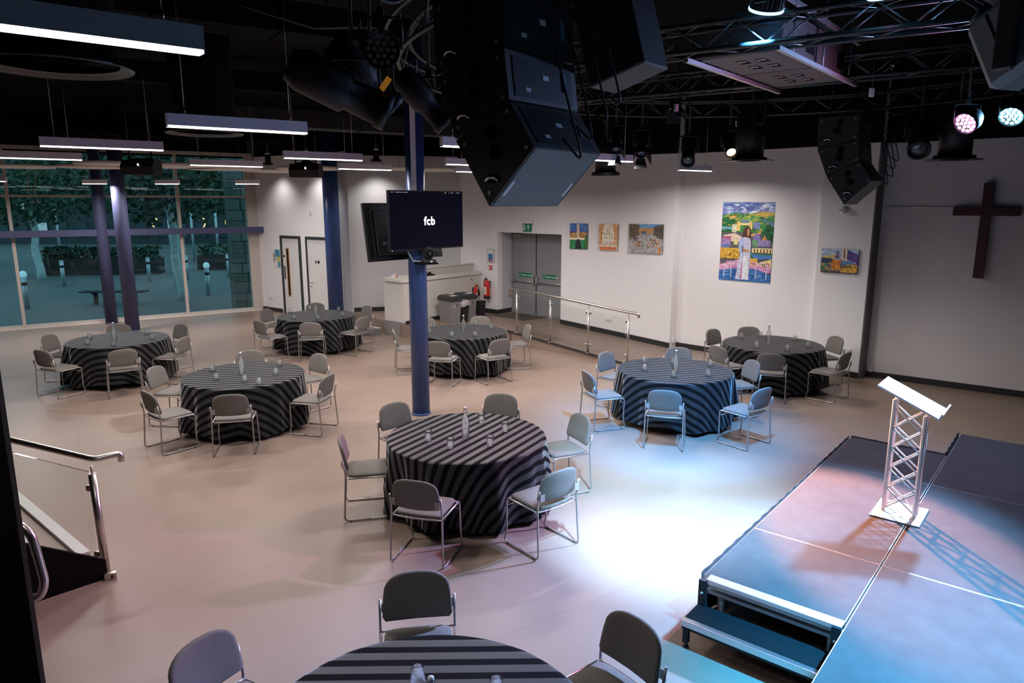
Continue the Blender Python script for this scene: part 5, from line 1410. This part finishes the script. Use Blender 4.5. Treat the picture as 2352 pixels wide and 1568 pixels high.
def moving_wash(loc, target, col, strength, label, energy=0, lcol=None, size=50, blend=.8, top=.34):
    t = thing('moving_wash_lamp', label, 'stage lamp', loc, SA, 'stage lamps')
    obj('base_box', MB().box(-.16,.16,-.15,.15,.20,.32,bev=.012), M_fix, t)
    obj('rating_label', MB().box(-.06,.06,-.152,-.15,.27,.31).box(-.06,.08,-.152,-.15,.215,.255), M_label, t)
    arms = MB(); arms.box(-.19,-.15,-.05,.05,-.10,.24); arms.box(.15,.19,-.05,.05,-.10,.24)
    obj('yoke_arms', arms, M_fix, t)
    q = (Vector(target)-Vector(loc)).to_track_quat('-Z', 'Y')
    q = Quaternion((0,0,1), R(-SA)) @ q
    h = obj('head', MB().lathe([(.0005,.12),(.09,.12),(.13,.06),(.14,-.06),(.15,-.09),(.15,-.12),(.135,-.12),(.135,-.10),(.0005,-.10)], 28), M_fix, t, (0,0,-.02), q.to_euler())
    fn = MB()
    for i in range(24):
        a = 2*math.pi*i/24; fn.box(.128,.150,-.004,.004,-.07,.07,RZ(math.degrees(a)))
    obj('cooling_fins', fn, M_brace, h)
    le = MB()
    for x, y in [(0,0)]+[(.05*math.cos(R(60*i)),.05*math.sin(R(60*i))) for i in range(6)]+[(.10*math.cos(R(30*i)),.10*math.sin(R(30*i))) for i in range(12)]: le.lathe([(.018,0),(.016,-.006),(.0005,-.008)], 8, T(x,y,-.102))
    obj('led_lenses', le, emis('wash_'+label[:14], col, strength), h)
    obj('glow_ring', MB().lathe([(.151,-.088),(.153,-.10),(.151,-.112)], 28), emis('ring_'+label[:14], col, strength*.25), h)
    obj('clamp', MB().box(-.03,.03,-.03,.03,.32,.32+top), M_fix, t)
    if energy:
        d = (Vector(target)-Vector(loc)).normalized(); spot('beam_'+label[:10].replace(' ','_'), Vector(loc)+d*.16, target, energy, lcol or col, size, blend, .12)
    return t
CY = (.25,.75,1.0); MG = (1.0,.35,.85); WH = (.72,.86,1.0)
# the two bright pars under the far truss
led_par((5.47,8.00,4.12), (2.0,4.9,.2), CY, 60, 'bright pale blue LED lamp at the right', energy=6000, size=50, blend=.8, lcol=(.22,.52,1.0))
led_par((5.00,8.03,4.05), (-.9,5.2,.3), MG, 40, 'pink LED lamp left of the pale blue one', energy=1200, size=42, blend=.5, lcol=(1.0,.30,.70))
led_par((6.1,7.2,4.0), (3,3.5,.3), CY, 30, 'LED lamp cut off by the right picture edge')
# washes on the nearer truss
moving_wash((2.25,6.60,4.98), (2.3,9.3,.4), (.2,.65,1.0), 22, 'moving wash lamp with blue glow on the nearer truss', energy=5200, lcol=(.07,.40,1.0), size=46)
moving_wash((2.98,6.00,4.94), (4.4,7.6,.4), (1.0,.2,.75), 22, 'moving wash lamp with pink glow on the nearer truss', energy=120, lcol=(.9,.2,.6), size=50)
# key washes hung above the camera's view, lighting the floor beside the stage
moving_wash((1.30,3.30,4.75), (1.70,6.65,0), WH, 10, 'moving wash lamp above the stage front, out of the way', energy=9500, lcol=(.34,.66,1.0), size=37, blend=1.0)
moving_wash((3.4,2.6,4.75), (2.75,3.7,.4), CY, 10, 'moving wash lamp above the nearest stage deck', energy=7000, lcol=(.04,.48,1.0), size=50, blend=1.0)
# profiles on the ring truss
profile((3.30,11.0,4.02), (3.15,6.0,.7), 'profile lamp with glowing orange lens beside the black downlight', lens=(1.0,.55,.18), lstr=30, energy=9500, lcol=(1.0,.36,.15), size=20, blend=.5)
profile((2.66,10.9,3.93), (1.6,7.0,.0), 'short fat profile lamp with clear lens on the ring truss', big=1.25)
profile((1.52,10.6,4.05), (.6,6.5,0), 'lamp with barn doors right of the near array', barn=True)
profile((1.95,10.9,4.02), (1.0,7,0), 'small dark lamp beside the barn-door lamp', barn=True)
profile((2.28,10.3,4.62), (2.2,8.5,.5), 'barn-door lamp hanging from the middle of the ring truss', top=4.8, barn=True, lens=(.8,.85,.8), lstr=.8)
profile((5.55,9.9,4.05), (3.6,5.8,.5), 'long dark profile lamp left of the pink lamp', big=1.7)
profile((-1.02,5.35,4.02), (1.5,6.6,1.5), 'dark profile lamp with amber filter in the left cluster', big=1.3, top=4.7)
profile((-.70,6.2,3.98), (2.5,6.6,.5), 'dark profile lamp next to the column top', big=1.2, top=4.7)
profile((-1.08,5.0,3.90), (1.0,5.6,2.9), 'long dark profile lamp reaching to the left', big=1.5, top=4.8)
tag(obj('colour_filter', MB().box(-.02,.02,-.003,.003,-.05,.05).mesh('colour_filter'), mat('amber_gel', (.75,.30,.03), .4, emit=(1,.4,.05), estr=.15), None, (-.86,5.0,3.98), (R(10),R(35),R(20))), 'small amber filter frame on the left lamps', 'filter')
led_par((-.88,5.00,4.20), (-.3,3.3,3.9), (.05,.05,.05), .1, 'unlit LED lamp with ringed lenses in the left cluster', top=4.7)
# large moving head at the right edge
t = thing('moving_head_lamp', 'large grey moving head lamp at the upper right edge', 'stage lamp', (3.46,5.0,4.05), 20)
hh = obj('head_body', MB().box(-.15,.15,-.17,.17,-.05,.50,RX(-28),bev=.05), mat('moving_head_grey', (.20,.20,.21), .45), t)
obj('head_seam', MB().box(-.152,-.148,-.02,.0,.0,.45,RX(-28)), M_black, hh)
obj('yoke_arm', MB().box(-.22,-.17,-.08,.08,.0,.62,bev=.02).box(.17,.22,-.08,.08,.0,.62,bev=.02), M_fix, t)
obj('base', MB().box(-.22,.22,-.16,.16,.60,.74,bev=.015), M_fix, t)
obj('clamp', MB().box(-.03,.03,-.03,.03,.74,1.42), M_fix, t)
for x, y, z, c, lab in ((3.65,5.55,4.72,(1,.2,.6),'small pink glowing lamp above the large moving head'),(3.75,5.75,4.52,(.4,.9,1),'small cyan glowing lamp left of the large moving head')):
    led_par((x,y,z), (x+1.2,y-.6,z-1.0), c, 25, lab, top=4.95)

# black house downlights with wide rims
def downlight(x, y, z, label, energy, r=.20, rim=.345, h=.62):
    t = thing('house_downlight', label, 'light', (x, y, z), 0, 'black house downlights')
    obj('cylinder', MB().lathe([(r*.88,.05),(r,.05),(r,h),(r*.6,h+.05),(.0005,h+.05)], 32), M_fix, t)
    obj('skirt', MB().lathe([(r+.06,.0),(r+.05,.05),(r,.06)], 32), M_fix, t)
    obj('rim', MB().lathe([(r*.9,.0),(rim,-.006),(rim,.002),(r+.06,.008)], 40), M_vent, t)
    obj('lamp_disc', MB().lathe([(.0005,.30),(r*.8,.30)], 24), emis('house_lamp', (1.0,.93,.86), .8), t)
    obj('stem', MB().cyl((0,0,h+.05),(0,0,5.5-z),.02,8), M_fix, t)
    l = bpy.data.lights.new('house_beam', 'SPOT'); l.energy = energy; l.color = (1.0,.95,.92); l.spot_size = R(118); l.spot_blend = .8; l.shadow_soft_size = .15
    o = bpy.data.objects.new('house_beam', l); C.objects.link(o); o.location = (x, y, z-.02)
downlight(3.86,11.75,3.86,'black round house downlight below the orange lamp', HOUSE, .22, .38, .7)
downlight(5.95,9.72,3.76,'black round house downlight under the pink lamp', HOUSE*.6)
downlight(1.51,11.6,3.62,'black house downlight beside the near array bottom', HOUSE, .17, .24, .5)
downlight(-6.75,19.95,4.22,'added small black downlight brightening the wall left of the white doors', HOUSE*.28, .08, .10, .25)  # added wall-wash lamp, lifts the dim wall beside the white doors
downlight(-5.40,18.95,4.22,'added small black downlight brightening the wall above the white doors', HOUSE*.34, .08, .10, .25)  # second added lamp, put in to brighten the white-door wall
downlight(-3.45,18.35,4.22,'added small black downlight brightening the recessed wall', HOUSE*.45, .08, .10, .25)  # also added, only to brighten the recessed wall by the bar

# odds and ends on the trusses
for pts, lab in (([(5.2,10.2,4.75),(5.1,10.1,4.5),(5.25,10.0,4.35),(5.5,9.95,4.45),(5.6,9.9,4.7)],'loose cable loop over the far speaker array'),([(5.9,7.6,4.7),(5.8,7.7,4.45),(5.5,7.9,4.35)],'loose cable hanging over the pale blue lamp'),([(.55,9.8,4.7),(.45,9.7,4.3),(.7,9.9,4.1),(.9,10.3,4.6)],'loose cable behind the near array'),([(3.6,10.8,4.65),(3.5,10.7,4.4),(3.7,10.6,4.25),(3.6,10.5,5.5)],'loose cable above the first downlight'),([(-.9,4.6,5.0),(-1.05,4.9,4.6),(-.8,5.2,4.5),(-.6,5.4,4.8)],'thick pale hose loop above the left lamps')):
    P = [Vector(p) for p in pts]; sm = []
    for j in range(len(P)-1):
        for s in range(8): sm.append(P[j].lerp(P[j+1], s/8))
    sm.append(P[-1])
    for _ in range(10): sm = [sm[0]]+[(sm[j-1]+sm[j]*2+sm[j+1])/4 for j in range(1,len(sm)-1)]+[sm[-1]]
    tag(obj('loose_cable', MB().tube(sm, .012, 6), M_cable if 'hose' not in lab else mat('grey_hose', (.045,.045,.045), .5)), lab, 'cable')
for (x, y, z), lab in (((4.20,8.58,4.44),'small pale splitter box hanging from the farther truss'),((3.72,12.05,4.46),'small pale tag on the ring truss above the first downlight'),((2.22,9.89,4.44),'small shiny clamp hanging from the farther truss')):
    b = tag(obj('splitter_box', MB().box(-.028,.028,-.02,.02,-.035,.06,bev=.004).mesh('splitter_box'), M_label if 'pale' in lab else M_alu, None, (x,y,z), (0,0,.5)), lab, 'box')
    obj('strap', MB().cyl((0,0,.06),(0,0,5.5-z),.006,6), M_cable, b)

# ------------------------------------------------------------------ outside: dusk square beyond the glazing
M_pave = mat('dusk_paving', (.105,.108,.108), .85, vary=.25, scale=3, bump=.3, bscale=12)
struct('ground', MB().add([(-70,-5,-.14),(30,-5,-.14),(30,90,-.14),(-70,90,-.14)], [[0,1,2,3]]), M_pave, label='paved square outside at dusk')
M_boll = mat('bollard_steel', (.42,.47,.49), .4, .5, vary=.1)
for i, (x, y, lamp, lab) in enumerate(((-18.24,28.4,0,'steel bollard outside at the far left'),(-15.52,22.2,1,'round-headed bollard lamp outside, the left one'),(-15.62,30.1,0,'steel bollard outside just right of the window columns'),(-14.40,31.0,0,'steel bollard outside beside the leaning pale trunk'),(-11.12,25.5,1,'round-headed bollard lamp outside, the right one'),(-12.96,32.0,0,'steel bollard outside at the far right'),(-17.0,29.2,0,'steel bollard outside left of the window columns'))):
    t = thing('bollard', lab, 'bollard', (x, y, -.14), 0, 'bollards in the square')
    h = 1.02
    obj('shaft', MB().lathe([(.075,0),(.075,h)], 18), M_boll, t)
    obj('dark_band', MB().lathe([(.079,h*.74),(.079,h*.84)], 18), M_rubber, t)
    if lamp: obj('lamp_head', MB().ball((0,0,h+.08), .12, 16, 10, (1,.5,1)), mat('bollard_lamp_glass', (.55,.75,.8), .3, emit=(.6,.9,1.0), estr=.35), t)
    else: obj('cap', MB().lathe([(.078,h),(.07,h+.03),(.0005,h+.035)], 18), M_boll, t)
b = thing('slatted_bench', 'dark backless slatted bench outside the window', 'bench', (-13.25,23.2,-.14), 3)
for i in range(7): obj('slat', MB().box(-1.05,1.05,-.24+i*.07,-.19+i*.07,.42,.455), mat('bench_slat', (.02,.021,.021), .7), b)
for x in (-.62,.66): obj('leg', MB().box(x-.04,x+.04,-.2,.2,.37,.42).box(x-.05,x+.05,-.05,.05,0,.37), mat('bench_leg', (.02,.02,.02), .7), b)
M_pale = mat('pale_bark', (.50,.56,.54), .9, vary=.4, scale=9)
M_darkbark = mat('dark_bark', (.07,.075,.07), .95, vary=.3, scale=9)
def tree(x, y, r, h, lean, lab, crown, seed):
    rnd = random.Random(seed)
    t = thing('street_tree', lab, 'tree', (x, y, -.14), 0, 'trees in the square')
    n = 12
    path = [(lean*i/n*h+.05*math.sin(i*1.3), .04*math.cos(i), h*i/n) for i in range(n+1)]
    obj('trunk', MB().tube(path, [r*(1.15 if i == 0 else 1-.04*i) for i in range(n+1)], 12), M_pale if lab.startswith('pale') else M_darkbark, t)
    for i in range(5):
        a = rnd.uniform(0,6.28); z = h*rnd.uniform(.6,.95); L = rnd.uniform(1.2,2.2)
        obj('bough', MB().tube([(lean*z,0,z),(lean*z+math.cos(a)*L*.5,math.sin(a)*L*.5,z+.5),(lean*z+math.cos(a)*L,math.sin(a)*L,z+.9)], [r*.4,r*.28,r*.12], 7), M_darkbark, t)
    f = MB()
    for i in range(crown):
        a = rnd.uniform(0,6.28); p = rnd.uniform(-1,1); rr = rnd.random()**.45
        c = Vector((lean*h+math.cos(a)*math.sqrt(1-p*p)*rr*3.3, math.sin(a)*math.sqrt(1-p*p)*rr*3.3, h*.80+p*rr*1.75+.6))
        d = Vector((rnd.uniform(-1,1),rnd.uniform(-1,1),rnd.uniform(-1,1))).normalized(); e_ = d.orthogonal().normalized(); g_ = d.cross(e_)
        s_ = rnd.uniform(.08,.16)
        f.add([c-e_*s_, c-g_*s_*.6, c+e_*s_, c+g_*s_*.6], [[0,1,2,3]])
    o = obj('foliage', f, mat('dusk_leaves', (.025,.060,.028), .7, vary=.5, scale=3), t); o['kind'] = 'stuff'
tree(-20.9,31.0,.17,4.3,-.02,'pale straight tree trunk outside, left of the window columns',3500,1)
tree(-11.55,24.4,.17,4.6,-.06,'pale leaning tree trunk outside, right of the window columns',3000,2)
tree(-29.5,38.5,.26,4.4,.03,'dark tree far left across the square',3500,3)
tree(-17.5,46.0,.26,4.4,-.02,'dark tree behind the middle of the square',3500,4)
tree(-9.5,41.0,.24,4.4,.02,'dark tree behind the leaning trunk',3200,5)
tree(-30.5,30.0,.22,4.2,.0,'dark tree beyond the left window edge',3000,6)
# planter hedges and low walls
for x, y, L, lab in ((-19.5,33.5,5.2,'dark low planter left of the bench'),(-11.5,36.5,9,'long dark low wall at the back of the square')):
    t = thing('planter', lab, 'planter', (x, y, -.14), 8)
    obj('box', MB().box(-L/2,L/2,-.45,.45,0,.75), mat('planter_brick', (.03,.028,.026), .9, vary=.3), t)
    f = MB(); rnd = random.Random(int(L*10))
    for i in range(900):
        c = Vector((rnd.uniform(-L/2,L/2), rnd.uniform(-.4,.4), .75+rnd.random()*.55)); d = Vector((rnd.uniform(-1,1),rnd.uniform(-1,1),rnd.uniform(-1,1))).normalized(); e_ = d.orthogonal().normalized()*.09; g_ = d.cross(e_)
        f.add([c-e_, c-g_, c+e_, c+g_], [[0,1,2,3]])
    o = obj('shrubs', f, mat('dusk_leaves', (.03,.075,.035)), t); o['kind'] = 'stuff'
# buildings across the square
def building(x, y, w_, d_, h, lab, m, rows, cols, litp, rz=0):
    t = thing('far_building', lab, 'building', (x, y, -.14), rz)
    obj('walls', MB().box(-w_/2,w_/2,0,d_,0,h), m, t)
    rnd = random.Random(int(x*3))
    for r_ in range(rows):
        for c_ in range(cols):
            x0 = -w_/2+w_*(c_+.2)/cols; x1 = -w_/2+w_*(c_+.8)/cols; z0 = h*(r_+.25)/rows; z1 = h*(r_+.8)/rows
            f = obj('window_frame', MB().box(x0,x1,-.06,-.005,z0,z1), M_dark, t)
            lit = rnd.random() < litp
            obj('window_pane', MB().box(x0+.06,x1-.06,-.08,-.061,z0+.06,z1-.06), emis('far_window_lit', (.55,.85,1.0), .5) if lit else mat('far_window_dark', (.03,.05,.06), .15), f)
M_b1 = mat('far_render', (.05,.053,.056), .9, vary=.15); M_b2 = mat('far_brick', (.045,.032,.028), .9, vary=.2)
building(-36,58,26,8,9,'long pale building far across the square, left', M_b1, 4, 16, .10)
building(-14,62,16,8,11,'brick building far across the square, middle', M_b2, 4, 12, .06)
building(-11.8,46,5,5,6.5,'blue-grey kiosk building behind the right window part', mat('far_blue', (.06,.13,.30), .8), 2, 2, .3)
# fence of pale posts with warm neon shapes
for i, x in enumerate((-26,-19.6,-18.3,-16.9,-15.4,-13.9,-12.6,-11.3)):
    t = thing('lamp_post', 'slim pale post across the square, number %s from the left' % ['first','second','third','fourth','fifth','sixth','seventh','eighth'][i], 'post', (x, 40.5, -.14), 0, 'pale posts across the square')
    obj('pole', MB().cyl((0,0,0),(0,0,2.9),.07,10), M_boll, t)
    obj('cap', MB().cyl((0,0,2.9),(0,0,2.98),.085,10), M_boll, t)
M_neon = emis('warm_neon', (1.0,.62,.25), 2.0)
for x, sgn, lab in ((-20.3,1,'warm glowing curl sign left behind the columns'),(-17.6,-1,'warm glowing ring sign right of the columns'),(-16.1,1,'warm glowing hook sign in the square'),(-14.6,-1,'small warm glowing curl sign farthest right')):
    t = thing('neon_sign', lab, 'sign', (x, 40.3, 0), 0, 'warm neon shapes')
    obj('neon_tube', MB().tube([(sgn*.20*math.cos(a)*(1-.05*a), 0, 2.1+.26*math.sin(a)) for a in [.6+.32*i for i in range(13)]], .032, 7), M_neon, t)
    obj('stand', MB().cyl((0,.05,-.14),(0,.05,1.8),.04,8), M_dark, t)
# stone pier outside, right end of the glazing
stp = thing('stone_pier', 'mossy stone block pier outside the right end of the window', 'wall', (-8.75,21.95,-.14), 34)
obj('core', MB().box(.02,.88,.03,.6,0,4.7), mat('mortar', (.10,.11,.10), .95), stp)
rnd = random.Random(4); z = 0
smats = [mat('stone_%d' % i, c, .9, vary=.25, scale=8, bump=.3) for i, c in enumerate(((.15,.17,.16),(.12,.14,.13),(.17,.18,.17),(.10,.14,.10)))]
SB = MB().box(0,1,0,1,0,1,bev=.06).mesh('stone_block_unit')
while z < 4.6:
    hgt = rnd.choice((.26,.32,.36)); x = 0
    while x < .86:
        wd = min(rnd.uniform(.28,.48), .9-x)
        if .9-(x+wd) < .15: wd = .9-x
        b_ = MB().box(x+.008,x+wd-.008,-.02+rnd.uniform(-.012,.012),.3,z+.008,z+hgt-.008,bev=.015)
        obj('stone_block', b_, smats[rnd.randrange(4)], stp); x += wd
    z += hgt
